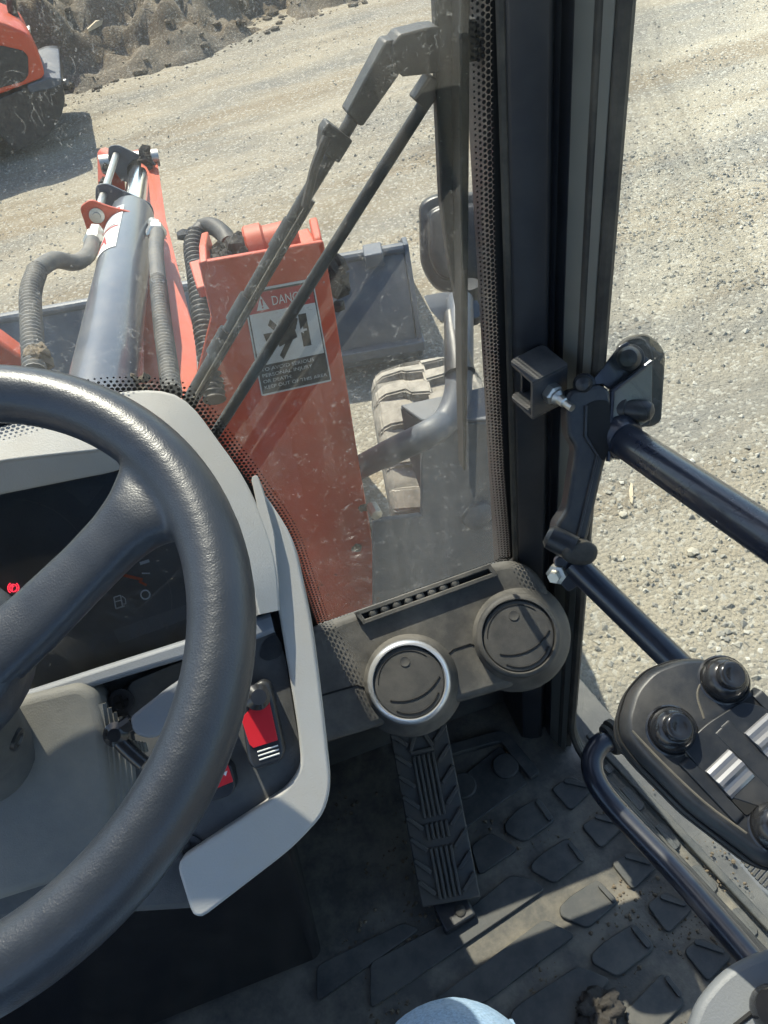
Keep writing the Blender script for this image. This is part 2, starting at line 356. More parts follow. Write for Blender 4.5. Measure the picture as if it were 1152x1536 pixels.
# ---- dug earth bank at the back of the yard
def bank_y0(x): return 7.9 + 0.27 * (x + 1) + 0.45 * noise.noise(V((x * 0.7, 0, 2))) + 0.22 * noise.noise(V((x * 2.3, 0, 5))) + 0.08 * noise.noise(V((x * 7, 0, 9)))
def bank_h(x, t):
    y = bank_y0(x) + t * 7.0
    fade = min(1, max(0, (4.4 - x) / 3.5)); prof = (min(t * 2.2, 1) ** 1.1) * (1 - max(0, (t - 0.55) / 0.45) ** 2)
    h = 2.0 * prof * (0.35 + 0.65 * fade) * (0.8 + 0.4 * noise.noise(V((x * 0.5, y * 0.4, 7))))
    rough = min(1, t * 9) * (1 - max(0, (t - 0.8) / 0.2))
    h += rough * (0.55 * noise.noise(V((x * 1.1, y * 1.3, 3))) + 0.42 * abs(noise.noise(V((x * 2.6, y * 2.9, 8)))) + 0.20 * noise.noise(V((x * 6, y * 6.7, 1))) + 0.08 * noise.noise(V((x * 15, y * 14, 6))))
    return y, h - 0.06 + (0 if 0 < t < 1 else -0.05)
xs = np.arange(-14, 7.01, 0.07); ys = np.arange(0, 1.0001, 0.009)
vs_ = []
for t in ys:
    for x in xs: y, h = bank_h(x, t); vs_.append((x, y, h))
nx = len(xs); fs_ = [(j * nx + i, j * nx + i + 1, (j + 1) * nx + i + 1, (j + 1) * nx + i) for j in range(len(ys) - 1) for i in range(nx - 1)]
mm = bpy.data.meshes.new('earth_bank'); mm.from_pydata(vs_, [], fs_); mm.materials.append(MT['mound']); mm.shade_smooth()
bank = link('earth_bank', mm); tag(bank, kind='structure')
cb = B(); cg = np.random.default_rng(5)
for k in range(1500):
    x = cg.uniform(-3.5, 5.5); t = cg.random() ** 1.3 * 0.45 - 0.012; y, h = bank_h(x, max(t, 0.004)); y += min(t, 0) * 7
    r_ = 0.008 + 0.045 * cg.random() ** 5; h = max(h, ground_h(x, y)) if t > 0 else ground_h(x, y)
    lump(cb, (x, y, h + r_ * 0.15), r_, (1 + 0.4 * cg.random(), 1, 0.75), seed=k, amp=0.5, sub=1)
cl = cb.done('earth_clods', 'mound', bank, smooth=False); cl['kind'] = 'stuff'

# ---- loose gravel: real pebbles, one mesh
def gravel(name, n, regions, smin, smax, material, seed):
    g = np.random.default_rng(seed); tet = np.array([(1, 0, 0), (-1, 0, 0), (0, 1, 0), (0, -1, 0), (0, 0, 1), (0, 0, -1)], float)
    tf = [(0, 2, 4), (2, 1, 4), (1, 3, 4), (3, 0, 4), (2, 0, 5), (1, 2, 5), (3, 1, 5), (0, 3, 5)]
    P, Fc = [], []; k = 0
    while k < n:
        x0, x1, y0, y1 = regions[g.integers(len(regions))]
        x, y = g.uniform(x0, x1), g.uniform(y0, y1)
        if noise.noise(V((x * 0.6, y * 1.3, 1.1))) + 0.25 * g.standard_normal() < -0.05: continue
        s_ = smin + (smax - smin) * g.random() ** 6
        q = tet * (s_ * g.uniform(0.7, 1.3, 3)) * np.array([1, 1, 0.7]); q += g.normal(0, s_ * 0.18, q.shape)
        a = g.uniform(0, 6.28); c, s2 = math.cos(a), math.sin(a); q = q @ np.array([[c, -s2, 0], [s2, c, 0], [0, 0, 1]])
        q += (x, y, ground_h(x, y) + s_ * 0.2); P.append(q); Fc.append(np.array(tf) + 6 * k); k += 1
    me = bpy.data.meshes.new(name); me.from_pydata(np.concatenate(P).tolist(), [], np.concatenate(Fc).tolist()); me.materials.append(material)
    o = link(name, me); tag(o, 'loose grey and tan gravel scattered over the packed earth yard', 'gravel', kind='stuff'); return o
def pebble_mat():
    m = bpy.data.materials.new('pebbles'); m.use_nodes = True; t = m.node_tree; b = t.nodes['Principled BSDF']
    g = t.nodes.new('ShaderNodeNewGeometry'); r = t.nodes.new('ShaderNodeValToRGB'); r.color_ramp.elements[0].color = (0.20, 0.19, 0.165, 1); r.color_ramp.elements[1].color = (0.50, 0.47, 0.40, 1)
    e = r.color_ramp.elements.new(0.7); e.color = (0.32, 0.30, 0.25, 1)
    t.links.new(g.outputs['Random Per Island'], r.inputs[0]); t.links.new(r.outputs[0], b.inputs['Base Color']); b.inputs['Roughness'].default_value = 0.95; return m
gravel('gravel', 40000, [(0.5, 2.2, 0.1, 2.4), (0.8, 3.6, 1.6, 4.2), (1.2, 5.5, 2.2, 6.5), (-1.5, 4.0, 3.2, 8.2)], 0.0025, 0.012, pebble_mat(), 3)

# ================================================================== THE LOADER WE SIT IN
ROOT = empty('wheel_loader', (0, 0, 0))
tag(ROOT, 'orange red wheel loader seen from its driver seat, cab, raised arm and bucket ahead', 'wheel loader')
def part(b, name, m, parent=None, **k): return b.done(name, m, parent or ROOT, **k)

W = 0.56                                   # windshield plane y
WP = Plane((0, W, 1.5), (0, -1, 0))
# ---- windshield
wb = B()
gl_out = [V((-0.72, W, 1.20)), V((0.262, W, 1.20)), V((0.262, W, 2.50)), V((-0.72, W, 2.50))]
a = [wb.bm.verts.new(p) for p in gl_out]; c = [wb.bm.verts.new(p + V((0, 0.005, 0))) for p in gl_out]
f0 = wb.bm.faces.new(a); f1 = wb.bm.faces.new(c[::-1]); f0.material_index = 1; f1.material_index = 0
wind = part(wb, 'windshield', ['glass', 'glassc'], smooth=False)
tag(wind, 'dusty scratched windshield with dotted black border')
# dotted frit: rows of dots along the glass edge, growing towards the solid black border
def frit(path, inward, rows, pitch, name):
    """path: edge of the solid black border on the glass; inward: unit vectors into the clear glass"""
    b = B(); pts = path; L = [0.0]
    for p, q in zip(pts, pts[1:]): L.append(L[-1] + (q - p).length)
    for k in range(rows):
        n = int(L[-1] / pitch)
        rad = pitch * (0.50 - 0.075 * k)
        for i in range(n):
            s_ = (i + 0.5 * (k % 2)) * pitch; j = 0
            while j < len(L) - 2 and L[j + 1] < s_: j += 1
            t = (s_ - L[j]) / max(L[j + 1] - L[j], 1e-9); p = pts[j].lerp(pts[j + 1], t); w = inward[j].lerp(inward[j + 1], t)
            c_ = p + w * (k * pitch * 0.86); c_.y = W - 0.0012
            b.bm.faces.new([b.bm.verts.new(c_ + V((math.cos(a_) * rad, 0, math.sin(a_) * rad))) for a_ in [q * math.pi / 5 for q in range(10)]])
    o = part(b, name, 'hole', wind, smooth=False); o['kind'] = 'stuff'; return o
def inw(path, sgn):
    out = []
    for i in range(len(path)):
        t = (path[min(i + 1, len(path) - 1)] - path[max(i - 1, 0)]).normalized(); out.append(V((-t.z, 0, t.x)) * sgn)
    return out
edge_px = [(738, -60), (739, 150), (742, 330), (748, 520), (756, 700), (764, 800), (766, 835), (752, 848), (640, 888), (540, 926), (480, 945)]
edge = [WP.at(*p) for p in edge_px]
edge = [WP.at(736, -400)] + edge
fine = []
for p, q in zip(edge, edge[1:]): fine += [p.lerp(q, k / 6) for k in range(6)]
fine.append(edge[-1])
frit(fine, inw(fine, -1), 5, 0.0043, 'frit_dots')
pod_px = [(478, 945), (455, 880), (425, 800), (372, 722), (330, 668), (300, 628), (270, 598), (240, 590), (150, 590), (60, 612), (-40, 640), (-140, 670)]
pe = spline([WP.at(*p) for p in pod_px], 6)
frit(pe, inw(pe, -1), 5, 0.0043, 'frit_dots')
# solid black border behind the dots
b = B(); eps = V((0, -0.0008, 0))
b.slab([WP.at(*p) + eps for p in edge_px[:7]] + [V((0.2625, W, WP.at(766, 835).z)) + eps, V((0.2625, W, WP.at(738, -60).z)) + eps], V((0, -0.0006, 0)))
b.slab([p + eps for p in pe] + [V((pe[-1].x, W, 1.25)) + eps, V((pe[0].x, W, 1.25)) + eps], V((0, -0.0006, 0)))
part(b, 'black_border', 'hole', wind, smooth=False)

# ---- right A pillar: folded steel section, standing upright
def pz(px, py, y): p = oy(px, py, y); return V((p.x, p.y, 0))
yA = W - 0.012
sec = [pz(764, 300, yA), pz(793, 300, yA - 0.008), pz(825, 300, yA - 0.012), pz(829, 300, yA + 0.004), pz(849, 300, yA + 0.002), pz(853, 300, yA - 0.016),
       pz(906, 300, yA - 0.05)]
back = [sec[-1] + V((0.03, 0.03, 0)), V((sec[-1].x + 0.02, W + 0.06, 0)), V((0.255, W + 0.06, 0)), V((0.255, yA, 0))]
def vert_prism(b, pts, z0, z1): return b.slab([V((p.x, p.y, z0)) for p in pts], V((0, 0, z1 - z0)))
pil = B(); vert_prism(pil, sec[:6] + [sec[5] + V((0.0, 0.10, 0)), V((sec[0].x, W + 0.07, 0))], FZ + 0.0, 2.62)
pillar = part(pil, 'cab_pillar', 'pillar', bevel=0.003)
g = B(); vert_prism(g, [sec[5] + V((0.0005, 0.0, 0)), sec[6], sec[6] + V((0.004, 0.10, 0)), sec[5] + V((0.0005, 0.10, 0))], FZ + 0.001, 2.62)
part(g, 'pillar_trim', 'pillarg', pillar, bevel=0.003)
cs = B(); vert_prism(cs, [sec[6] + V((-0.006, 0.012, 0)), sec[6] + V((0.013, 0.006, 0)), sec[6] + V((0.017, 0.03, 0)), sec[6] + V((-0.004, 0.06, 0))], FZ + 0.002, 2.6)
part(cs, 'pillar_seal', 'rubber', pillar, bevel=0.002)
# windscreen gasket along the pillar
gk = B(); gk.tube([V((sec[0].x - 0.001, yA + 0.004, 1.3)), V((sec[0].x - 0.001, yA + 0.004, 2.6))], 0.004, 8); part(gk, 'gasket', 'rubber', pillar)

# ---- right side window: glass in a rounded rubber seal, sill tapering outwards
S0, S1 = oz(884, 1092, FZ + 0.03), oz(1152, 1372, FZ + 0.03)
sd = V((S1.x - S0.x, S1.y - S0.y, 0)).normalized(); sn = V((-sd.y, sd.x, 0)); sn = sn if sn.x < 0 else -sn   # inwards
print('sill', S0, S1, 'pillar end', sec[6])
SO = V((sec[6].x + 0.006, sec[6].y - 0.003, 0)); 
def side(u, z, d=0.0): p = SO + sd * u + sn * d; return V((p.x, p.y, z))
win = [side(0.0, 2.55), side(0.0, FZ + 0.03), side(1.15, FZ + 0.03), side(1.15, 2.55)]
wr = rnd(win, [0.02, 0.075, 0.12, 0.02], 8)
b = B(); b.slab([p - sn * 0.0 for p in wr], -sn * 0.004); side_w = part(b, 'side_window', 'glasst', smooth=False)
def ring(b, off, r, m, name, par):
    pth = [p + sn * off for p in wr]; pth.append(pth[0]); pth.append(pth[1]); b.tube(pth, r, 8, False); return part(b, name, m, par)
ring(B(), 0.002, 0.0060, 'rubber', 'window_seal', side_w)
w2 = rnd([side(-0.010, 2.56), side(-0.010, FZ + 0.018), side(1.16, FZ + 0.018), side(1.16, 2.56)], [0.02, 0.085, 0.12, 0.02], 8)
b = B(); pth = [p - sn * 0.007 for p in w2]; b.tube(pth + pth[:2], 0.0055, 8, False); part(b, 'window_trim', 'rubber', side_w)

# ---- cab shell that the photo does not show but that shades the inside
b = B(); b.slab(rnd([V((-0.80, 0.50, 2.60)), V((0.42, 0.50, 2.60)), V((0.56, -1.1, 2.60)), V((-0.94, -1.1, 2.60))], 0.08), V((0, 0, 0.10))); part(b, 'cab_roof', 'pillar', bevel=0.02)
b = B(); b.box((-0.75, W, 1.75), (0.04, 0, 0), (0, 0.04, 0), (0, 0, 0.85)); part(b, 'cab_pillar', 'pillar', bevel=0.004)
b = B(); b.box((-0.92, -1.05, 1.75), (0.04, 0, 0), (0, 0.04, 0), (0, 0, 0.85)); part(b, 'cab_pillar', 'pillar', bevel=0.004)
b = B(); b.box((0.54, -1.05, 1.75), (0.03, 0, 0), (0, 0.03, 0), (0, 0, 0.85)); part(b, 'cab_pillar', 'pillar', bevel=0.004)
b = B(); b.box((-0.19, -1.06, 1.35), (0.70, 0, 0), (0, 0.02, 0), (0, 0, 0.45)); part(b, 'rear_panel', 'panel', bevel=0.01)
b = B(); b.slab([V((-0.80, 0.55, 0.9)), V((-0.96, -1.05, 0.9)), V((-0.96, -1.05, 1.45)), V((-0.80, 0.55, 1.35))], V((0.03, 0, 0))); part(b, 'left_door_panel', 'panel', bevel=0.008)
b = B(); b.slab([V((-0.44, -0.85, 1.28)), V((0.08, -0.85, 1.28)), V((0.08, -0.32, 1.28)), V((-0.44, -0.32, 1.28))], V((0, 0, 0.12)))
b.slab([V((-0.44, -0.98, 1.36)), V((0.08, -0.98, 1.36)), V((0.08, -0.86, 1.36)), V((-0.44, -0.86, 1.36))], V((0, 0, 0.55)))
b.box((-0.18, -0.6, 1.09), (0.18, 0, 0), (0, 0.2, 0), (0, 0, 0.19)); part(b, 'driver_seat', 'panel', bevel=0.03, seg=3)

# ---- floor and mat
b = B(); b.slab([V((-0.78, 0.66, FZ - 0.04)), V((S0.x + 0.03, 0.66, FZ - 0.04)), V((S1.x + 0.03, S1.y, FZ - 0.04)), V((0.52, -1.05, FZ - 0.04)), V((-0.9, -1.05, FZ - 0.04))], V((0, 0, 0.036)))
part(b, 'cab_floor', 'panel')
FP = Plane((0, 0, FZ), (0, 0, 1))
b = B(); b.slab([V((-0.5, 0.64, FZ - 0.003)), V((S0.x - 0.01, 0.64, FZ - 0.003)), V((S0.x - 0.012, S0.y, FZ - 0.003)), V((S1.x - 0.015, S1.y, FZ - 0.003)), V((S1.x + 0.05, -0.4, FZ - 0.003)), V((-0.5, -0.4, FZ - 0.003))], V((0, 0, 0.006)))
fmat = part(b, 'floor_mat', 'mat'); tag(fmat, 'dirty black rubber floor mat with raised pads')
def c7(pl): return [(576 + x / 2, 1000 + y / 2) for x, y in pl]
def pad(pl, h=0.006, r=0.008, name='pad'):
    b = B(); b.slab(rnd(FP.pts(c7(pl), 0.003), r, 3), V((0, 0, h))); return part(b, name, 'pad', fmat, bevel=0.0018)
for pl in ([(360, 475), (400, 430), (465, 395), (515, 465), (420, 530), (365, 503)], [(440, 595), (470, 565), (550, 515), (608, 580), (510, 655), (443, 617)],
           [(525, 725), (560, 690), (640, 640), (705, 708), (610, 790), (528, 752)], [(620, 865), (655, 830), (750, 770), (815, 845), (700, 935), (623, 893)],
           [(722, 1035), (835, 918), (905, 1010), (830, 1085), (770, 1110), (725, 1065)],
           [(500, 370), (560, 330), (630, 370), (560, 437)], [(590, 480), (660, 440), (722, 482), (650, 550)], [(680, 592), (740, 556), (822, 602), (745, 675)],
           [(785, 717), (845, 675), (928, 730), (850, 805)], [(895, 855), (950, 812), (1045, 870), (970, 950)],
           [(260, 540), (320, 500), (405, 550), (285, 630)],
           [(-40, 1030), (290, 805), (485, 672), (445, 640), (380, 628), (250, 735), (-40, 890)], [(150, 1003), (480, 760), (575, 808), (300, 1012)],
           [(375, 1045), (410, 1010), (580, 900), (680, 940), (560, 1090), (400, 1130)], [(-200, 1010), (110, 790), (60, 770), (-200, 900)],
           [(990, 1010), (1060, 960), (1150, 1010), (1070, 1090)]):
    pad(pl)
b = B()
pad([(150, 400), (350, 238), (432, 352), (200, 520)], 0.004, 0.006)
for px, py in ((365, 300), (238, 360)):
    q = FP.at(576 + px / 2, 1000 + py / 2, 0.007); b = B(); b.lathe(q, (0, 0, 1), [(0.021, 0), (0.021, 0.005), (0.019, 0.0065)], 24); part(b, 'stud', 'pad', fmat)
def bar(p, q, w, name, par, m='pad', h=0.004, z0=0.009):
    a_, c_ = FP.at(*c7([p])[0], z0), FP.at(*c7([q])[0], z0); d = (c_ - a_).normalized(); s_ = V((-d.y, d.x, 0)) * w
    b = B(); b.slab(rnd([a_ - s_, c_ - s_, c_ + s_, a_ + s_], w * 0.9, 3), V((0, 0, h))); return part(b, name, m, par, bevel=0.001)
for p, q in (((458, 402), (500, 462)), ((556, 530), (598, 585)), ((645, 655), (690, 705)), ((745, 780), (795, 843)), ((845, 930), (890, 990)),
             ((540, 343), (612, 360)), ((632, 450), (700, 468)), ((722, 568), (800, 590)), ((828, 690), (905, 715)), ((930, 825), (1020, 855))):
    bar(p, q, 0.0035, 'rib', fmat)
for p, q in (((660, 300), (680, 322)), ((715, 368), (772, 432)), ((818, 478), (878, 550)), ((922, 602), (990, 680)), ((1045, 730), (1110, 812)), ((600, 280), (625, 300))):
    bar(p, q, 0.011, 'sill_rib', fmat, z0=0.003, h=0.004); bar(p, q, 0.004, 'sill_rib', fmat, z0=0.0072, h=0.004)
# edge strip of the mat along the sill
b = B(); e0, e1 = FP.at(886, 1100, 0.003), FP.at(1160, 1392, 0.003)
b.slab([e0, e1, e1 + sn * 0.012, e0 + sn * 0.012], V((0, 0, 0.010))); part(b, 'mat_edge', 'pad', fmat, bevel=0.002)
# raised tray rim in front of the pedal plate
b = B(); tr = [FP.at(*p, 0.003) for p in c7([(150, 262), (200, 240), (345, 200), (372, 208), (470, 325), (440, 345), (350, 232), (160, 285)])]
b.slab(rnd(tr, 0.006, 3), V((0, 0, 0.012))); part(b, 'tray_rim', 'pad', fmat, bevel=0.003)
gb = B(); gg = np.random.default_rng(9)
for k in range(2200):
    px, py = gg.uniform(500, 1130), gg.uniform(1180, 1540); q = FP.at(px, py, 0.0035)
    if noise.noise(q * 14) < -0.05: continue
    lump(gb, q, 0.0008 + 0.0030 * gg.random() ** 4, seed=k, amp=0.5, sub=1)
gt = part(gb, 'floor_grit', 'mud', fmat, smooth=False); gt['kind'] = 'stuff'
# toe board / firewall under the vents
b = B(); b.slab([V((-0.5, 0.62, FZ)), V((0.33, 0.62, FZ)), V((0.33, 0.585, 1.30)), V((-0.5, 0.585, 1.30))], V((0, 0.02, 0))); part(b, 'toe_board', 'panel')

# ---- accelerator pedal
pa, pb_, pc, pd = oz(633, 1362, FZ + 0.035), oz(721, 1346, FZ + 0.035), oz(666, 1068, FZ + 0.17), oz(582, 1088, FZ + 0.17)
pn = (pb_ - pa).cross(pd - pa).normalized(); pn = pn if pn.z > 0 else -pn
def pu(u, v, h=0.0): return (pa.lerp(pb_, u)).lerp(pd.lerp(pc, u), v) + pn * h
b = B(); b.slab([pu(0, 0, -0.012), pu(1, 0, -0.012), pu(1, 1.05, -0.012), pu(0, 1.05, -0.012)], pn * 0.012)
pedal = part(b, 'accelerator_pedal', 'pedal', bevel=0.002); tag(pedal, 'long black rubber accelerator pedal with chevron tread')
def ridge(p, q, w, h=0.005):
    a_, c_ = pu(*p), pu(*q); d = (c_ - a_).normalized(); s_ = pn.cross(d) * w
    b = B(); b.slab([a_ - s_, c_ - s_, c_ + s_, a_ + s_], pn * h); part(b, 'ridge', 'pedal', pedal, bevel=0.0012)
for k in range(5):
    u = 0.33 + 0.085 * k; ridge((u, 0.03), (u, 0.30), 0.0023); ridge((u, 0.34), (u, 0.43), 0.0023); ridge((u, 0.46), (u, 0.80), 0.0023)
for k in range(8):
    v = 0.08 + 0.115 * k; ridge((0.02, v + 0.06), (0.27, v - 0.02), 0.0032); ridge((0.98, v + 0.05), (0.74, v - 0.03), 0.0032)
ridge((0.3, 0.83), (0.5, 0.97), 0.003); ridge((0.7, 0.83), (0.5, 0.97), 0.003); ridge((0.30, 0.82), (0.70, 0.82), 0.003); ridge((0.5, 0.98), (0.2, 1.03), 0.003); ridge((0.52, 0.98), (0.85, 1.03), 0.003)
b = B(); q = pu(0.5, -0.05, -0.02); b.box(q, (0.024, 0.004, 0), (-0.003, 0.026, 0), (0, 0, 0.012)); part(b, 'hinge', 'black', pedal, bevel=0.003)
b = B(); b.lathe(pu(0.62, -0.06, -0.007), (0, 0, 1), [(0.008, 0), (0.008, 0.004), (0.005, 0.006)], 12); part(b, 'bolt', 'rubber', pedal)
b = B(); b.tube([pu(0.5, 0.85, -0.015), pu(0.5, 0.95, -0.05), V((pu(0.5, 1, 0).x, 0.63, FZ + 0.08))], 0.009, 10); part(b, 'pedal_arm', 'black', pedal)

# ---- vent panel across the foot of the windshield
VP = Plane(oy(610, 885, 0.545), (0, -0.60, 0.80))
vp = lambda pl, h=0.0: VP.pts(pl, h)
out = [(420, 960), (470, 940), (545, 913), (735, 846), (768, 838), (800, 850), (822, 878), (838, 930), (830, 985), (800, 1022), (500, 1112), (430, 1135)]
b = B(); b.slab(rnd(vp(out), [0, 0.004, 0.004, 0.004, 0.02, 0.02, 0.02, 0.03, 0.03, 0.03, 0.004, 0], 4), -VP.n * 0.05)
vpan = part(b, 'vent_panel', 'vent', bevel=0.010, seg=4); tag(vpan, 'dusty dark grey vent panel under the windshield')
vx = (VP.at(700, 853) - VP.at(560, 906)).normalized(); vy = VP.n.cross(vx); vy = vy if vy.z > 0 else -vy
# defroster grille: frame, seven domed nozzles in a slot
gq = [VP.at(*p, 0.0) for p in ((536, 920), (732, 850), (741, 862), (546, 933))]
b = B(); b.slab(gq, VP.n * 0.002); part(b, 'grille_slot', 'hole', vpan, smooth=False)
b = B()
for i in range(4):
    p, q = gq[i], gq[(i + 1) % 4]; d = (q - p).normalized(); s_ = VP.n.cross(d) * 0.0028
    b.slab([p - s_ - d * 0.0028, q - s_ + d * 0.0028, q + s_ + d * 0.0028, p + s_ - d * 0.0028], VP.n * 0.007)
part(b, 'grille_frame', 'vent', vpan, bevel=0.001)
for k in range(8):
    t = 0.09 + 0.089 * k; c_ = gq[0].lerp(gq[1], t).lerp(gq[3].lerp(gq[2], t), 0.5)
    b = B(); b.lathe(c_ + VP.n * 0.002, VP.n + vx * 0.35, [(0.0058, 0), (0.0056, 0.002), (0.0045, 0.0038), (0.0015, 0.0048)], 14); part(b, 'nozzle', 'vent', vpan)
# the two round vents
def round_vent(px, py, rad, chrome, lbl):
    n = (VP.n * 0.72 + (CAM - VP.at(px, py)).normalized() * 0.5 + V((-0.05, 0, 0))).normalized()
    c_ = VP.at(px, py, 0.0); tip = c_ + n * 0.030
    b = B(); b.lathe(c_ - n * 0.012, n, [(rad * 1.50, -0.012), (rad * 1.38, 0.004), (rad * 1.22, 0.012), (rad * 1.12, 0.020), (rad * 1.07, 0.030), (rad * 1.05, 0.036)], 48)
    boss = part(b, 'vent_boss', 'vent', vpan, ang=60)
    v = B(); v.lathe(tip - n * 0.012, n, [(rad * 1.06, 0), (rad * 1.06, 0.008), (rad * 1.00, 0.012), (rad * 0.93, 0.0125), (rad * 0.90, 0.008), (rad * 0.9, 0.0)], 56)
    ringo = part(v, 'air_vent', 'silver' if chrome else 'ventd', None, ang=50); tag(ringo, lbl)
    ex = (vx - n * vx.dot(n)).normalized(); ey = n.cross(ex); ey = ey if ey.z > 0 else -ey
    d0 = tip - n * 0.004
    b = B(); b.lathe(d0 - n * 0.006, n, [(rad * 0.90, 0), (rad * 0.895, 0.0066), (rad * 0.87, 0.0078), (rad * 0.85, 0.0079), (rad * 0.5, 0.0080), (0.004, 0.0081)], 56); part(b, 'louvre_disc', 'ventd', ringo, ang=50)
    b = B(); b.lathe(d0 - n * 0.0055, n, [(rad * 0.93, 0), (rad * 0.93, 0.004), (rad * 0.895, 0.004), (rad * 0.895, 0.0)], 48); part(b, 'gap_ring', 'hole', ringo)
    def arc(a0, a1, r_, w, dy, name):
        o = []; k = 20
        for i in range(k + 1):
            a_ = R_(a0 + (a1 - a0) * i / k); o.append(d0 + n * 0.0021 + ex * (math.cos(a_) * r_) * rad + ey * (math.sin(a_) * r_ + dy) * rad)
        b = B(); b.tube(o, w, 6); part(b, name, 'hole', ringo)
    arc(238, 312, 1.15, 0.0011, 0.72, 'louvre_seam'); arc(100, 35, 0.78, 0.0006, 0, 'louvre_seam'); arc(225, 320, 0.78, 0.0010, 0, 'louvre_seam'); arc(100, 165, 0.78, 0.0005, 0, 'louvre_seam')
    b = B(); b.lathe(d0 + n * 0.0015 + ey * rad * 0.52 + ex * rad * 0.08, n, [(rad * 0.13, 0), (rad * 0.125, 0.0015), (rad * 0.06, 0.0008)], 20); part(b, 'finger_dimple', 'ventd', ringo)
    return ringo
rv = 59 * (VP.at(613, 1020) - CAM).length / F_PX
round_vent(613, 1021, rv * 0.95, True, 'chrome ringed round air vent nearer the steering wheel')
round_vent(774, 953, rv * 0.97, False, 'plain black round air vent beside the cab pillar')
for pl in ([(470, 1047), (500, 1038), (535, 1028), (548, 1032)], [(668, 985), (680, 974), (705, 966), (718, 970)]):
    b = B(); b.tube([VP.at(*p, 0.0) for p in pl], 0.0012, 6); part(b, 'panel_seam', 'hole', vpan)

# ---- instrument pod
wc, wn = V((-0.225, 0.322, 1.774)), V((0, -math.sin(0.3), math.cos(0.3)))        # steering wheel centre and axis
PF = Plane(ad(200, 705, 0.66), (0, -0.60, 0.80))
pf = lambda pl, h=0.0: PF.pts(pl, h)
b = B(); b.slab(rnd(pf([(-260, 830), (0, 700), (150, 660), (262, 650), (345, 750), (440, 830), (462, 940), (488, 1180), (430, 1265), (300, 1365), (-260, 1400)], -0.025), 0.01), -PF.n * 0.05)
pod = part(b, 'instrument_pod', 'panel', bevel=0.006); tag(pod, 'grey instrument pod behind the steering wheel')
# gauge face and lens
lens = [(-260, 815), (0, 742), (150, 712), (232, 700), (290, 748), (340, 818), (375, 885), (385, 925), (280, 958), (0, 1048), (-260, 1130)]
b = B(); b.slab(pf(lens, -0.022), PF.n * 0.003); gface = part(b, 'gauge_face', 'gauge', pod, smooth=False)
b = B(); b.slab(pf(lens, -0.004), PF.n * 0.0008); part(b, 'gauge_lens', 'lens', pod, smooth=False)
def flat(pl, m, name, h=-0.0185, t=0.0006): b = B(); b.slab(pf(pl, h), PF.n * t); return part(b, name, m, pod, smooth=False)
def strip(p, q, w, m, name):
    d = V((q[0] - p[0], q[1] - p[1])).normalized(); s_ = (-d.y * w / 2, d.x * w / 2)
    return flat([(p[0] - s_[0], p[1] - s_[1]), (q[0] - s_[0], q[1] - s_[1]), (q[0] + s_[0], q[1] + s_[1]), (p[0] + s_[0], p[1] + s_[1])], m, name)
strip((210, 845.5), (224, 841), 4.5, 'print', 'gauge_tick'); strip((213, 860), (225, 860), 2, 'print', 'gauge_tick')
strip((178, 861), (214, 869.5), 4.5, 'needle', 'gauge_needle'); strip((209, 872), (220, 878), 3.5, 'needle', 'gauge_tick')
def ringflat(cx, cy, r0, r1, m, name, a0=0, a1=360):
    o = []; k = 20
    for i in range(k + 1): a_ = R_(a0 + (a1 - a0) * i / k); o.append((cx + math.cos(a_) * r0, cy + math.sin(a_) * r0))
    for i in range(k, -1, -1): a_ = R_(a0 + (a1 - a0) * i / k); o.append((cx + math.cos(a_) * r1, cy + math.sin(a_) * r1))
    b = B(); P_ = pf(o, -0.0185); n = k + 1
    for i in range(k): b.face([P_[i], P_[i + 1], P_[2 * n - 2 - i], P_[2 * n - 1 - i]])
    return part(b, name, m, pod, smooth=False)
ringflat(218, 892, 5.6, 7.8, 'print', 'empty_mark')
for p, q, w in (((171, 896), (174, 913), 1.6), ((171, 896), (181, 893), 1.6), ((181, 893), (184, 910), 1.6), ((174, 913), (187, 909), 2.0), ((172, 903), (183, 900), 1.6), ((183, 894), (188, 898), 1.4), ((188, 898), (189, 906), 1.4), ((189, 906), (185, 906), 1.2)):
    strip(p, q, w, 'print', 'fuel_icon')
ringflat(20, 882, 4.6, 6.2, 'led', 'brake_light'); ringflat(20, 882, 7.6, 9.0, 'led', 'brake_light', 120, 240); ringflat(20, 882, 7.6, 9.0, 'led', 'brake_light', -60, 60)
strip((18.5, 886), (18.5, 878), 1.3, 'led', 'brake_light'); strip((18.5, 879), (21.5, 880), 1.3, 'led', 'brake_light')
flat([(170, 945), (285, 905), (290, 925), (180, 965)], 'slate', 'gauge_trim', -0.0190); flat([(100, 735), (155, 728), (130, 760)], 'slate', 'gauge_trim', -0.0190)
ringflat(165, 905, 92, 93.5, 'slate', 'gauge_arc', -75, 25); ringflat(20, 870, 120, 121.5, 'slate', 'gauge_arc', -90, 10)
# hood over the gauges: three lofted lines (back edge, ridge, lip)
Bk = [(-260, 740), (-60, 655), (0, 640), (55, 625), (150, 593), (262, 592), (332, 668), (380, 745), (412, 835), (420, 915)]
Rg = [(-260, 790), (-60, 706), (0, 693), (55, 686), (140, 677), (225, 668), (290, 720), (340, 800), (372, 868), (388, 922)]
Lp = [(-260, 832), (-60, 757), (0, 742), (55, 731), (150, 712), (222, 701), (280, 745), (328, 820), (360, 880), (377, 928)]
b = B(); b.loft([spline(pf(Bk, -0.055), 5), spline(pf(Bk, 0.012), 5), spline(pf(Rg, 0.024), 5), spline(pf(Rg, 0.020), 5), spline(pf(Lp, 0.001), 5), spline(pf(Lp, -0.022), 5)], closed=False, caps=False)
part(b, 'pod_hood', 'grey', pod, sub=0, bevel=0.004, seg=3, ang=40)
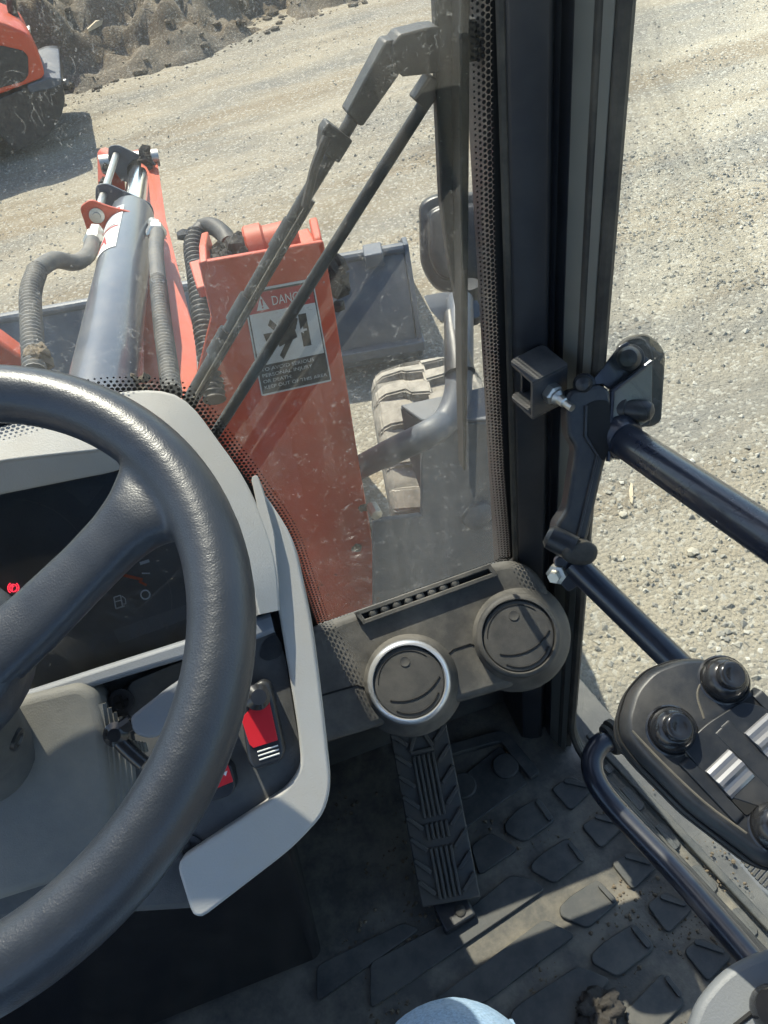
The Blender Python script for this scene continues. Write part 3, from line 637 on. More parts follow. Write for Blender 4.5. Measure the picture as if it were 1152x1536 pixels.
# outer bezel on the right and bottom, fin beside the hood
bz = [(376, 716), (400, 745), (440, 805), (468, 935), (484, 1060), (497, 1180), (486, 1222), (440, 1272), (292, 1386), (263, 1293), (430, 1183), (452, 1150), (447, 1095), (425, 960), (417, 915), (405, 850)]
b = B(); b.slab(rnd(pf(bz, 0.002), [0, .01, .02, .02, .03, .03, .03, .02, .012, .010, .012, .012, .02, .02, .02, .02], 4), -PF.n * 0.035); part(b, 'pod_bezel', 'grey', pod, bevel=0.011, seg=5)
b = B(); b.slab(rnd(pf([(377, 715), (386, 712), (396, 742), (411, 800), (418, 880), (416, 912), (407, 918), (404, 880), (394, 800)], 0.012), 0.003, 3), -PF.n * 0.03); part(b, 'pod_fin', 'grey', pod, bevel=0.003, seg=3)
# bar under the lens
b = B(); b.loft([spline(pf([(-260, 1130), (20, 1042), (150, 1000), (285, 957), (340, 938), (405, 918)], h), 4) for h in (-0.022, 0.004)] +
                [spline(pf([(-260, 1165), (30, 1066), (165, 1022), (290, 985), (350, 972), (412, 948)], h), 4) for h in (0.006, -0.022)], closed=False, caps=False)
part(b, 'pod_bar', 'slate', pod, bevel=0.004, seg=3)
# switch panel
b = B(); b.slab(pf([(170, 1075), (200, 1022), (290, 985), (412, 945), (428, 985), (450, 1120), (452, 1152), (430, 1186), (268, 1292), (150, 1292)], -0.014), PF.n * 0.003); swp = part(b, 'switch_panel', 'panel', pod, smooth=False)
b = B(); b.slab(rnd(pf([(396, 960), (412, 950), (424, 965), (422, 985), (400, 992), (388, 985)], -0.0105), 0.006, 4), PF.n * 0.0006); part(b, 'blank_cap', 'black', pod)
for pl, rl in (([(362, 1040), (396, 1016), (408, 1022), (430, 1122), (424, 1136), (386, 1148), (376, 1138)], [(362, 1078), (396, 1040), (402, 1042), (417, 1110), (380, 1122), (374, 1116)]),
               ([(300, 1180), (340, 1136), (352, 1142), (358, 1172), (352, 1184), (318, 1196)], [(318, 1158), (340, 1140), (350, 1172), (322, 1184)])):
    b = B(); b.slab(rnd(pf(pl, -0.011), 0.004, 3), PF.n * 0.021); sw = part(b, 'rocker_switch', 'black', pod, bevel=0.003, seg=3)
    b = B(); b.slab(pf(rl, 0.0102), PF.n * 0.0010); part(b, 'rocker_face', 'redsw', pod, bevel=0.0004)
for k in range(3):
    b = B(); b.tube(pf([(386 + 1.5 * k, 1129 + 6 * k - 1), (417 + 1.2 * k, 1119 + 6 * k - 1)], 0.0103), 0.0006, 6); part(b, 'rocker_line', 'white', pod)
ringsw = B(); ringsw.tube(pf([(384, 1056), (387, 1050), (391, 1055), (388, 1061)], 0.0112), 0.0005, 6); part(ringsw, 'rocker_icon', 'white', pod)
b = B(); b.slab(pf([(333, 1160), (341, 1156), (339, 1164)], 0.0112), PF.n * 0.0005); part(b, 'rocker_icon', 'white', pod, smooth=False)
b = B(); b.lathe(PF.at(383, 1046, 0.01), PF.n + V((0.3, 0, 0)), [(0.008, -0.02), (0.010, 0.0), (0.010, 0.010), (0.006, 0.014)], 20); part(b, 'toggle_knob', 'gloss', pod)
for px, py in ((183, 1052), (286, 1272)):
    b = B(); b.lathe(PF.at(px, py, -0.012), PF.n, [(0.010, 0), (0.010, 0.003), (0.0065, 0.003), (0.0065, 0.0015), (0.001, 0.0015)], 18); sc_ = part(b, 'panel_screw', 'black', pod)
    for k in range(2):
        d = (vx if k else vy); d = (d - PF.n * d.dot(PF.n)).normalized(); s_ = PF.n.cross(d); q = PF.at(px, py, -0.0104)
        b = B(); b.box(q, d * 0.0048, s_ * 0.0009, PF.n * 0.0010); part(b, 'screw_slot', 'hole', pod, smooth=False)
# column cover, folded boot and stalk
b = B(); b.slab(rnd(pf([(-120, 1090), (35, 1042), (118, 1023), (142, 1036), (158, 1085), (170, 1200), (165, 1300), (-120, 1390)], 0.012), [.0, .02, .02, .012, .02, .02, .03, 0], 4), -PF.n * 0.06)
colc = part(b, 'column_cover', 'cover', None, bevel=0.008, seg=4)
for k in range(5):
    x = 150 + 8 * k
    b = B(); b.tube(spline(pf([(x, 1056 + 7 * k), (x + 9, 1120 + 2 * k), (x + 14, 1180 + 2 * k), (x + 12, 1250)], 0.004 - 0.003 * k), 5), 0.0050, 8); part(b, 'boot_fold', 'cover', colc)
b = B(); b.slab(rnd(pf([(192, 1078), (255, 1028), (300, 1000), (320, 1050), (262, 1090), (228, 1110), (200, 1102)], 0.024), 0.008, 4), -PF.n * 0.022); lev = part(b, 'turn_signal_lever', 'slate', None, bevel=0.006, seg=3)
b = B(); b.tube(spline(pf([(172, 1096), (180, 1112), (200, 1132), (216, 1146)], 0.018), 5), [0.0072] * 3 + [0.0058] * 13, 12); b.lathe(PF.at(175, 1101, 0.018), PF.n, [(0.004, -0.006), (0.009, -0.003), (0.0095, 0.003), (0.005, 0.007)], 16); b.tube(pf([(175, 1098), (198, 1082)], 0.018), 0.0062, 10)
part(b, 'lever_stem', 'gloss', lev)
for k in range(5):
    b = B(); b.tube(pf([(196 + 5 * k, 1110 + 1 * k), (200 + 5 * k, 1128)], 0.008), 0.0016, 6); part(b, 'lever_boot_fold', 'cover', lev)

# ---- steering column and wheel
b = B(); cax = (wn + V((0.26, 0.05, 0))).normalized(); b.lathe(wc - cax * 0.30, cax, [(0.036, 0), (0.036, 0.12), (0.033, 0.125), (0.033, 0.20), (0.031, 0.21), (0.031, 0.255), (0.026, 0.27)], 40); colm = part(b, 'steering_column', 'panel', None, ang=50)
sd_ = (ad(58, 1135, 0.6) - CAM).normalized(); 
ax_pt = wc - cax * 0.13; rad_dir = V((1, -0.55, 0.0)); rad_dir = (rad_dir - cax * rad_dir.dot(cax)).normalized()
b = B(); b.lathe(ax_pt + rad_dir * 0.032, rad_dir, [(0.008, 0), (0.008, 0.003), (0.005, 0.0035), (0.004, 0.002)], 16); part(b, 'column_screw', 'black', colm)
wa = V((1, 0, 0)); wbv = wn.cross(wa); RW = 0.175; RT = 0.0195
b = B(); rings = []
for i in range(97):
    t = 2 * math.pi * i / 96; d = wa * math.cos(t) + wbv * math.sin(t); c_ = wc + d * RW
    rings.append([c_ + (d * math.cos(q) * RT + wn * math.sin(q) * RT * 1.0) for q in [2 * math.pi * j / 20 for j in range(20)]])
b.loft(rings, True, False); bmesh.ops.remove_doubles(b.bm, verts=b.bm.verts, dist=1e-6)
hubc = wc - wn * 0.025
jp = Plane(wc, wn).at(243, 735); ja = math.atan2((jp - wc).dot(wbv), (jp - wc).dot(wa))
sq_ = Plane(wc - wn * 0.02, wn).at(-30, 1000)                       # where the visible spoke points on its way to the hub
main_d = (jp - sq_).normalized(); main_d = (main_d - wn * main_d.dot(wn)).normalized()
for a_ in (None, ja + R_(125), ja - R_(117.5)):                    # spokes moulded in one piece with the rim
    d = main_d if a_ is None else wa * math.cos(a_) + wbv * math.sin(a_)
    t = wn.cross(d); rings = []; end = jp if a_ is None else wc + d * RW
    for u, wd, hh, dz in ((-0.15, 0.023, 0.012, -0.022), (-0.105, 0.021, 0.012, -0.020), (-0.065, 0.0195, 0.012, -0.014), (-0.04, 0.020, 0.0125, -0.009), (-0.025, 0.023, 0.0135, -0.006), (-0.013, 0.030, 0.0135, -0.005), (-0.001, 0.038, 0.012, -0.005)):
        c_ = end + d * u + wn * dz
        rings.append([c_ + t * (math.copysign(abs(math.cos(q)) ** 0.7, math.cos(q)) * wd) + wn * (math.copysign(abs(math.sin(q)) ** 0.8, math.sin(q)) * hh) for q in [2 * math.pi * j / 20 for j in range(20)]])
    b.loft(rings)
sw_ = part(b, 'steering_wheel', 'rim', None, ang=180); tag(sw_, 'thick black textured steering wheel with wide flat spokes')
k = sw_.modifiers.new('fuse', 'REMESH'); k.mode = 'VOXEL'; k.voxel_size = 0.0024; k.use_smooth_shade = True
k = sw_.modifiers.new('fillet', 'SMOOTH'); k.iterations = 14; k.factor = 0.5
b = B(); b.lathe(hubc - wn * 0.02, wn, [(0.045, 0), (0.055, 0.008), (0.055, 0.025), (0.045, 0.034), (0.0, 0.036)], 36); part(b, 'wheel_hub', 'rim', sw_, ang=50)

# ---- lower column box (glossy dark cover standing on the floor)
LP_ = Plane((0, 0.345, 1.1), (0, -1, 0))
q = [LP_.at(425, 1250), LP_.at(440, 1290), LP_.at(484, 1432), LP_.at(478, 1448)]
xr = LP_.at(484, 1436).x; zt = 1.46
b = B(); b.slab([V((LP_.at(441, 1290).x, 0.345, LP_.at(441, 1290).z)), V((xr, 0.345, FZ + 0.012)), V((-0.76, 0.345, FZ + 0.012)), V((-0.76, 0.345, 1.45)), V((LP_.at(425, 1250).x, 0.345, 1.45))], V((0, 0.22, 0)))
part(b, 'lower_column_box', 'gloss', bevel=0.014, seg=4)

# ---- door catch on the pillar: channel bracket with bolt, lever, rubber stop
ez = V((0, 0, 1)); t_ = 0.003; k0 = oy(799, 573, 0.49)                      # outer top corner of the channel
va, vb = oz(763, 541, k0.z) - k0, oz(852, 546, k0.z) - k0; lz = k0.z - oy(799, 626, k0.y).z
eb = vb.normalized(); ea = V((eb.y, -eb.x, 0)); lb = vb.length
b = B()
for h in (0, lz): b.slab(rnd([k0 - ez * h, k0 + va - ez * h, k0 + va + vb - ez * h, k0 + vb - ez * h], [0.001, 0.006, 0.006, 0.001], 3), ez * -t_)
b.slab([k0 - ez * t_, k0 + vb - ez * t_, k0 + vb - ez * lz, k0 - ez * lz], -ea * t_)
b.slab([k0 + va * 0.96 + vb * 0.3 - ez * t_, k0 + va * 0.96 + vb - ez * t_, k0 + va * 0.96 + vb - ez * lz, k0 + va * 0.96 + vb * 0.3 - ez * lz], -va.normalized() * t_)
brk = part(b, 'catch_bracket', 'navyd', bevel=0.001); tag(brk, 'small black channel bracket with bolt on the cab pillar')
bo = k0 + eb * lb * 0.5 - ez * lz * 0.52
b = B(); b.lathe(bo, ea, [(0.0095, 0), (0.0095, 0.007), (0.0068, 0.009)], 6); b.lathe(bo + ea * 0.008, ea, [(0.0068, 0), (0.0075, 0.003), (0.005, 0.006), (0.0046, 0.012), (0.0034, 0.013), (0.0034, 0.022)], 16); part(b, 'bolt', 'zinc', brk, ang=30)
def c4(pl): return [(740 + x / 3.657, 480 + y / 3.657) for x, y in pl]
HN = V((-0.10, -0.80, 0.58)).normalized(); HP = Plane(ad(870, 620, 0.70), HN)
b = B(); b.slab(rnd(HP.pts(c4([(400, 425), (425, 385), (590, 352), (648, 392), (645, 690), (612, 795), (522, 1190), (500, 1235), (335, 1215), (345, 1120), (405, 1040), (455, 700), (412, 640)])), [.006, .01, .006, .006, .01, .01, .003, .004, .004, .006, .01, .02, .012], 4), -HN * 0.022)
hand = part(b, 'catch_lever', 'black', bevel=0.005, seg=3); tag(hand, 'black moulded catch lever beside the pillar')
b = B(); b.slab(rnd(HP.pts(c4([(500, 470), (560, 440), (640, 440), (640, 690), (605, 780), (575, 740), (520, 660)]), 0.0005), 0.006, 4), HN * 0.0006); part(b, 'lever_recess', 'hole', hand)
b = B(); b.tube(HP.pts(c4([(508, 470), (505, 640), (570, 745), (462, 1195)]), 0.001), 0.0016, 6); part(b, 'lever_rib', 'black', hand)
h0, h1 = HP.at(*c4([(312, 1190)])[0], 0.004), HP.at(*c4([(440, 1255)])[0], 0.012); dd = (h1 - h0).normalized()
b = B(); b.lathe(h0, dd, [(0.007, -0.004), (0.011, 0), (0.0115, 0.008), (0.0115, (h1 - h0).length)], 20); part(b, 'lever_pivot', 'black', hand)
b = B(); b.slab(rnd(HP.pts(c4([(378, 1270), (400, 1235), (545, 1222), (585, 1255), (578, 1310), (545, 1345), (470, 1358), (395, 1325)]), 0.022), 0.010, 4), -HN * 0.026); part(b, 'rubber_stop', 'rubber', hand, bevel=0.006, seg=3)
b = B(); b.slab(rnd(HP.pts(c4([(335, 1310), (400, 1285), (495, 1440), (410, 1497), (350, 1420)]), -0.006), 0.004), -HN * 0.006); part(b, 'lever_plate', 'navy', hand, bevel=0.001)
b = B(); b.lathe(HP.at(*c4([(342, 1400)])[0], -0.006), HN + V((-0.8, 0, 0)), [(0.0095, -0.006), (0.0095, 0), (0.006, 0.001), (0.0055, 0.007)], 6); part(b, 'plate_bolt', 'zinc', hand)
# glass clamp: rubber pad, steel plate, gusset, two bolts
b = B(); b.slab(rnd(HP.pts(c4([(700, 125), (745, 88), (835, 70), (905, 112), (948, 182), (925, 555), (880, 585), (720, 590), (680, 400)]), -0.030), 0.006), -HN * 0.008); clampo = part(b, 'glass_clamp', 'seal', bevel=0.002); tag(clampo, 'steel and rubber clamp bolted through the side glass')
b = B(); b.slab(rnd(HP.pts(c4([(690, 135), (735, 98), (820, 84), (868, 150), (885, 205), (868, 570), (838, 588), (720, 588), (640, 420)]), -0.022), 0.006), -HN * 0.008); part(b, 'clamp_pad', 'rubber', clampo, bevel=0.002)
b = B(); b.slab(HP.pts(c4([(520, 362), (695, 140), (735, 120), (865, 222), (648, 388), (600, 352)]), -0.012), -HN * 0.003); part(b, 'clamp_plate', 'navy', clampo, bevel=0.0008)
b = B(); g0 = HP.pts(c4([(652, 390), (866, 226)]), 0.002); g1 = HP.pts(c4([(872, 560), (800, 588), (700, 560), (640, 770), (630, 770)]), -0.006)
b.slab(HP.pts(c4([(655, 392), (866, 228), (862, 540), (800, 582), (705, 560), (690, 600), (640, 772), (628, 772)]), -0.008), HN * 0.003); part(b, 'gusset_plate', 'pillarg', clampo, bevel=0.001)
b = B(); b.tube(HP.pts(c4([(630, 775), (652, 392), (866, 228)]), -0.003), 0.0022, 8); part(b, 'gusset_edge', 'navy', clampo)
for px, py, r_, hgt in ((745, 212, 0.0105, 0.012), (745, 490, 0.0098, 0.016), (495, 352, 0.008, 0.01)):
    p = HP.at(*c4([(px, py)])[0], -0.010); ax_ = (HN + V((-0.35, 0.2, 0.0))) if py < 400 else (HN + V((0.75, 0.1, -0.45)))
    b = B(); b.lathe(p - ax_.normalized() * 0.008, ax_, [(r_ * 1.25, 0), (r_ * 1.2, 0.006), (r_, 0.007), (r_, 0.007 + hgt), (r_ * 0.7, 0.012 + hgt), (0.0005, 0.0145 + hgt)], 20); part(b, 'cap_nut', 'black', clampo)
# grab rails
q0 = HP.at(*c4([(690, 640)])[0], -0.012); q1 = ad(1152, 805, 0.60); q1 = q0 + (q1 - q0) * 2.2
b = B(); b.tube([q0, q1], 0.0155, 24); b.lathe(q0, q1 - q0, [(0.021, -0.006), (0.021, 0.004), (0.0172, 0.012)], 24); gr = part(b, 'grab_rail', 'navy', ang=50); tag(gr, 'upper dark blue painted tube rail across the side window')
q0 = HP.at(860, 845, -0.012); q1 = ad(1020, 1000, 0.74); q1 = q0 + (q1 - q0) * 1.7
b = B(); b.tube([q0, q1], 0.0125, 24); gr = part(b, 'grab_rail', 'navy', ang=50); tag(gr, 'lower dark blue tube rail running behind the joystick')

# ---- floor handrail with flange
pth = [ad(914, 1110, 1.06), ad(899, 1118, 1.055), ad(888, 1140, 1.05), ad(894, 1172, 1.045), ad(925, 1215, 1.04), ad(1010, 1305, 1.02), ad(1080, 1385, 1.0), ad(1140, 1455, 0.985)]
b = B(); b.tube(spline(pth, 6), 0.0135, 18); hr = part(b, 'door_rail', 'navy'); tag(hr, 'bent black tube rail above the door sill')
fd = (pth[0] - pth[1]).normalized()
b = B(); b.lathe(pth[0] - fd * 0.002, fd, [(0.019, 0), (0.021, 0.004), (0.017, 0.007), (0.023, 0.009), (0.023, 0.015), (0.014, 0.018)], 28); part(b, 'rail_flange', 'seal', hr)

# ---- joystick on the right armrest
JN = (V((-0.05, -0.30, 0.95))).normalized(); JP = Plane(ad(1050, 1120, 0.52), JN)
jl = [(932, 1075), (945, 1030), (975, 997), (1020, 981), (1065, 980), (1100, 1000), (1170, 1065), (1290, 1180), (1260, 1320), (1152, 1300), (1040, 1215), (960, 1135), (935, 1102)]
b = B(); jo = JP.pts(jl); ctr = sum(jo, V((0, 0, 0))) / len(jo)
def shrink(P_, k, h): return [ctr + (p - ctr) * k + JN * h for p in P_]
jr = rnd(jo, 0.007, 4)
b.loft([shrink(jr, 0.70, -0.075), shrink(jr, 0.88, -0.050), shrink(jr, 0.985, -0.034), shrink(jr, 1.0, -0.022), shrink(jr, 0.985, -0.0205), shrink(jr, 0.985, -0.019), shrink(jr, 0.985, -0.012), shrink(jr, 0.965, -0.0065), shrink(jr, 0.93, -0.0022), shrink(jr, 0.89, -0.0003), shrink(jr, 0.87, 0.0)])
joy = part(b, 'joystick', 'black', None, ang=40); tag(joy, 'black joystick head with thumb rollers and domed buttons')
b = B(); b.tube([ctr - JN * 0.06 + V((0.055, -0.04, 0)), ctr - JN * 0.12 + V((0.10, -0.07, 0)), ctr - JN * 0.26 + V((0.12, -0.10, 0))], [0.026, 0.022, 0.03], 20); part(b, 'joystick_stem', 'black', joy)
for k_, h_ in ((0.992, -0.026), (0.998, -0.015)):
    lp_ = shrink(jr, k_ + 0.003, h_); b = B(); b.tube(lp_ + lp_[:2], 0.0007, 6, False); part(b, 'joystick_seam', 'hole', joy)
b = B(); b.slab(rnd(JP.pts([(1022, 1120), (1060, 1085), (1112, 1052), (1150, 1062), (1250, 1160), (1235, 1240), (1150, 1215), (1075, 1190)], 0.0), 0.004, 3), JN * 0.0016); part(b, 'roller_plate', 'black', joy, bevel=0.0008)
for pl_ in ([(948, 1096), (1000, 1150), (1060, 1206), (1120, 1250)], [(1062, 1006), (1046, 1040), (1056, 1078)], [(1040, 1100), (1028, 1130), (1070, 1196)]):
    b = B(); b.tube(spline(JP.pts(pl_, -0.0002), 5), 0.0008, 6); part(b, 'joystick_seam', 'seal', joy)
ju = lambda px, py, h=0.0: JP.at(px, py, h)
for px, py, r_ in ((1008, 1096, 0.0136), (1086, 1020, 0.0136), (1164, 1240, 0.0136)):
    p = ju(px, py); dv = (JN + V((0.25, -0.15, 0))).normalized()
    b = B(); b.lathe(p - JN * 0.003, JN, [(r_ * 1.16, 0), (r_ * 1.16, 0.003), (r_ * 1.08, 0.0038), (r_ * 1.02, 0.0034), (r_ * 1.0, 0.0055), (r_ * 0.95, 0.0085), (r_ * 0.85, 0.0113), (r_ * 0.70, 0.0135), (r_ * 0.5, 0.015)], 32); bt = part(b, 'button', 'gloss', joy, ang=50)
    q = p + JN * 0.010
    b = B(); b.lathe(q, dv, [(r_ * 0.64, 0), (r_ * 0.64, 0.0035), (r_ * 0.58, 0.0052), (r_ * 0.48, 0.0056), (r_ * 0.30, 0.0044), (0.0004, 0.0040)], 28); part(b, 'button_cap', 'gloss', joy, ang=50)
def roller(cx, cy, ux, uy, half_w, half_l, name):
    """thumb wheel standing out of a raised cheek; (ux,uy) picture direction of its ridges' stacking"""
    c_ = ju(cx, cy); d = (ju(cx + ux, cy + uy) - c_).normalized(); s_ = JN.cross(d).normalized()
    b = B(); k = 26; r_ = half_l; rings = []
    b2 = c_ - JN * r_ * 0.72
    o1, o2 = [], []
    for i in range(k * 2):
        a_ = 2 * math.pi * i / (k * 2); rr = r_ if (i // 2) % 2 == 0 else r_ * 0.93
        o1.append(b2 + (d * math.cos(a_) + JN * math.sin(a_)) * rr + s_ * half_w); o2.append(b2 + (d * math.cos(a_) + JN * math.sin(a_)) * rr - s_ * half_w)
    b.loft([o1, o2]); part(b, name, 'rollerm', joy, ang=20)
    for sg in (-1, 1):
        b = B(); b.slab(rnd([c_ + s_ * sg * (half_w + 0.0012) - d * half_l * 1.35 - JN * 0.004, c_ + s_ * sg * (half_w + 0.0012) + d * half_l * 1.35 - JN * 0.004, c_ + s_ * sg * (half_w + 0.0012) + d * half_l * 1.1 + JN * 0.002, c_ + s_ * sg * (half_w + 0.0012) - d * half_l * 1.1 + JN * 0.002], 0.002), s_ * sg * 0.007)
        part(b, 'roller_cheek', 'black', joy, bevel=0.001)
    b = B(); b.slab(rnd([c_ - s_ * half_w * 1.05 - d * half_l * 1.2, c_ + s_ * half_w * 1.05 - d * half_l * 1.2, c_ + s_ * half_w * 1.05 + d * half_l * 1.2, c_ - s_ * half_w * 1.05 + d * half_l * 1.2], 0.002), JN * 0.0012); part(b, 'roller_well', 'hole', joy)
MT['rollerm'] = mat('roller_plastic', (0.20, 0.20, 0.21), 0.22, 0.3, var=0.05)
roller(1092, 1160, 0.70, 0.72, 0.0098, 0.0185, 'thumb_roller')
roller(1150, 1104, 0.70, 0.72, 0.0098, 0.0185, 'thumb_roller')
# armrest
AP = Plane(ad(1110, 1490, 0.62), (-0.2, -0.1, 0.97))
b = B(); b.slab(rnd(AP.pts([(1030, 1545), (1045, 1500), (1085, 1452), (1140, 1425), (1260, 1400), (1400, 1700), (1000, 1700)]), 0.02, 4), -AP.n * 0.06); arm = part(b, 'armrest', 'arm', bevel=0.014, seg=4)
b = B(); b.tube(AP.pts([(1095, 1545), (1152, 1500)], 0.0005), 0.0016, 6); part(b, 'armrest_seam', 'hole', arm)
b = B(); b.lathe(AP.at(1160, 1515, 0.0), AP.n, [(0.014, 0), (0.014, 0.01), (0.011, 0.016)], 20); part(b, 'armrest_knob', 'gloss', arm)

# ---- step plate outside the sill: ribbed tread
st_z = 0.62
tp = [oz(985, 1175, st_z), oz(1165, 1330, st_z), oz(1215, 1300, st_z), oz(1060, 1130, st_z)]
tdir = (tp[1] - tp[0]).normalized(); tperp = V((tdir.y, -tdir.x, 0)); tperp = tperp if tperp.x > 0 else -tperp
o_ = oz(972, 1168, st_z) - tperp * 0.02
b = B(); b.slab([o_ - tdir * 0.02, o_ + tdir * 0.52, o_ + tdir * 0.52 + tperp * 0.14, o_ + tperp * 0.14 - tdir * 0.02], V((0, 0, -0.02))); stp = part(b, 'boarding_step', 'steel', bevel=0.003)
b = B()
for k in range(64):
    p = o_ + tdir * (0.0 + 0.0078 * k) + tperp * (0.012 + 0.006 * math.sin(k * 0.35) * (k > 10)); q = p + tperp * 0.105
    b.box((p + q) / 2 + V((0, 0, 0.001)), tperp * (0.05 if k % 40 < 34 else 0.03), tdir * 0.0024, V((0, 0, 0.002)))
tr_ = part(b, 'tread_ribs', 'rubber', stp); tr_['kind'] = 'stuff'

# ================================================================== FRONT OF THE LOADER (outside the glass)
# ---- red tower plate with danger sign
TP = Plane(oy(430, 500, 1.16), (0.10, -1.0, 0.06))
face = [(299, 394), (486, 362), (572, 900), (580, 985), (440, 985), (300, 720), (286, 608), (318, 477)]
b = B(); b.slab(TP.pts(face), -TP.n * 0.012); tower = part(b, 'loader_tower', 'red', bevel=0.003); tag(tower, 'orange red loader tower plate carrying the danger sign')
# side walls and rolled top edge behind the plate
tl, tr2 = TP.at(299, 394), TP.at(486, 362); back_ = V((0.02, 0.16, 0.0))
b = B(); rim = rnd([tl, tl + back_ * 0.35, tl + back_ * 0.9 + V((0, 0, -0.02)), tl + back_ * 0.9 + V((0, 0, -0.4)), tl + V((0, 0.0, -0.4))], 0.004)
b.slab(rim, V((0.012, 0, 0))); part(b, 'tower_side', 'red', tower, bevel=0.002)
rim = rnd([tr2 + V((0, 0.013, 0)), tr2 + back_ * 0.6, tr2 + back_ * 0.9 + V((0, 0, -0.03)), tr2 + back_ * 0.9 + V((-0.03, 0, -0.85)), tr2 + V((-0.05, 0.013, -0.85))], [.02, .02, .01, 0, 0])
b = B(); b.slab(rim, V((-0.014, 0, 0))); part(b, 'tower_side', 'red', tower, bevel=0.003)
b = B(); q = TP.at(405, 378); b.lathe(q + V((-0.03, 0.075, -0.025)), V((1, -0.1, 0.0)), [(0.036, 0), (0.040, 0.004), (0.040, 0.03), (0.034, 0.034), (0.034, 0.09)], 28); part(b, 'tower_boss', 'red', tower)
b = B(); b.box(q + V((-0.02, 0.10, -0.06)), (0.11, 0, 0), (0, 0.05, 0), (0, 0, 0.01)); part(b, 'tower_shelf', 'red', tower, bevel=0.003)
b = B()
for k in range(26): lump(b, q + V((-0.085 + 0.05 * rng.random(), 0.04 + 0.05 * rng.random(), -0.035 + 0.035 * rng.random())), 0.010 + 0.012 * rng.random(), seed=k, sub=1, amp=0.6)
o = part(b, 'trapped_grass', 'mudk', tower); o['kind'] = 'stuff'
b = B()
for k in range(14): 
    p = TP.at(503 + 4 * rng.random(), 395 + 70 * rng.random(), -0.03); lump(b, p, 0.012 + 0.010 * rng.random(), seed=k + 40, sub=1, amp=0.6)
o = part(b, 'caked_mud', 'mudk', tower); o['kind'] = 'stuff'
# bolt heads with mud on the plate
for px, py in ((545, 762), (535, 822)):
    b = B(); lump(b, TP.at(px, py, 0.001), 0.011, (1, 0.35, 1), seed=px, amp=0.6); part(b, 'mud_splat', 'mud', tower)
# danger sign
sg = {'tl': TP.at(366, 440, 0.001), 'tr': TP.at(468, 421, 0.001), 'br': TP.at(495, 569, 0.001), 'bl': TP.at(394, 591, 0.001)}
def S(u, v, h=0.0): return sg['bl'].lerp(sg['br'], u).lerp(sg['tl'].lerp(sg['tr'], u), v) + TP.n * h
def srect(u0, v0, u1, v1, m, name, h, par, r=0.0):
    b = B(); P_ = [S(u0, v0, h), S(u1, v0, h), S(u1, v1, h), S(u0, v1, h)]; b.slab(rnd(P_, r) if r else P_, TP.n * 0.0004); return part(b, name, m, par, smooth=False)
b = B(); b.slab(rnd([S(-0.02, -0.02), S(1.02, -0.02), S(1.02, 1.02), S(-0.02, 1.02)], 0.004), TP.n * 0.0006); sign = part(b, 'danger_sign', 'signw', tower, smooth=False); tag(sign, 'white red and black DANGER sticker')
srect(0.0, 0.0, 1, 1, 'signk', 'sign_border', 0.0007, tower); srect(0.018, 0.295, 0.982, 0.80, 'signw', 'sign_picture', 0.0012, tower)
srect(0.018, 0.80, 0.982, 0.985, 'signr', 'sign_header', 0.0012, tower)
def spoly(P_, m, name, h=0.0018): b = B(); b.slab([S(u, v, h) for u, v in P_], TP.n * 0.0003); return part(b, name, m, tower, smooth=False)
spoly([(0.13, 0.825), (0.31, 0.825), (0.22, 0.955)], 'signw', 'warning_triangle'); spoly([(0.212, 0.865), (0.228, 0.865), (0.234, 0.925), (0.206, 0.925)], 'signr', 'exclamation_mark', 0.0023); spoly([(0.211, 0.84), (0.229, 0.84), (0.229, 0.855), (0.211, 0.855)], 'signr', 'exclamation_mark', 0.0023)
st3 = lambda u, v: S(u, v, 0.0019)
text_mesh('DANGER', st3, 0.36, 0.85, 0.085, 'sign_text', 'signw', tower, width=0.56)
for k, (s_, w_) in enumerate((('TO AVOID SERIOUS', 0.78), ('PERSONAL INJURY', 0.74), ('OR DEATH:', 0.42), ('KEEP OUT OF THIS AREA', 0.93))):
    text_mesh(s_, st3, 0.035, 0.235 - 0.062 * k, 0.036, 'sign_text', 'signw', tower, width=w_)
# pictogram: a figure struck between two blocks
spoly([(0.16, 0.60), (0.30, 0.60), (0.30, 0.47), (0.20, 0.47)], 'signk', 'pictogram'); spoly([(0.70, 0.40), (0.82, 0.40), (0.82, 0.72), (0.70, 0.72)], 'signk', 'pictogram')
def limb(P0, P1, w):
    d = V((P1[0] - P0[0], P1[1] - P0[1])).normalized(); s_ = (-d.y * w, d.x * w); spoly([(P0[0] - s_[0], P0[1] - s_[1]), (P1[0] - s_[0], P1[1] - s_[1]), (P1[0] + s_[0], P1[1] + s_[1]), (P0[0] + s_[0], P0[1] + s_[1])], 'signk', 'pictogram')
limb((0.34, 0.52), (0.62, 0.58), 0.075); limb((0.42, 0.58), (0.27, 0.70), 0.035); limb((0.55, 0.52), (0.36, 0.34), 0.032); limb((0.60, 0.60), (0.66, 0.70), 0.035); limb((0.36, 0.60), (0.46, 0.66), 0.03)
spoly([(0.66, 0.76 + 0.0)] + [(0.60 + 0.055 * math.cos(a_), 0.70 + 0.04 * math.sin(a_)) for a_ in [k * 0.6 for k in range(1, 10)]], 'signk', 'pictogram', 0.0021)
spoly([(0.68, 0.565), (0.74, 0.60), (0.74, 0.575), (0.79, 0.575), (0.79, 0.555), (0.74, 0.555), (0.74, 0.53)], 'signw', 'arrow', 0.0023)

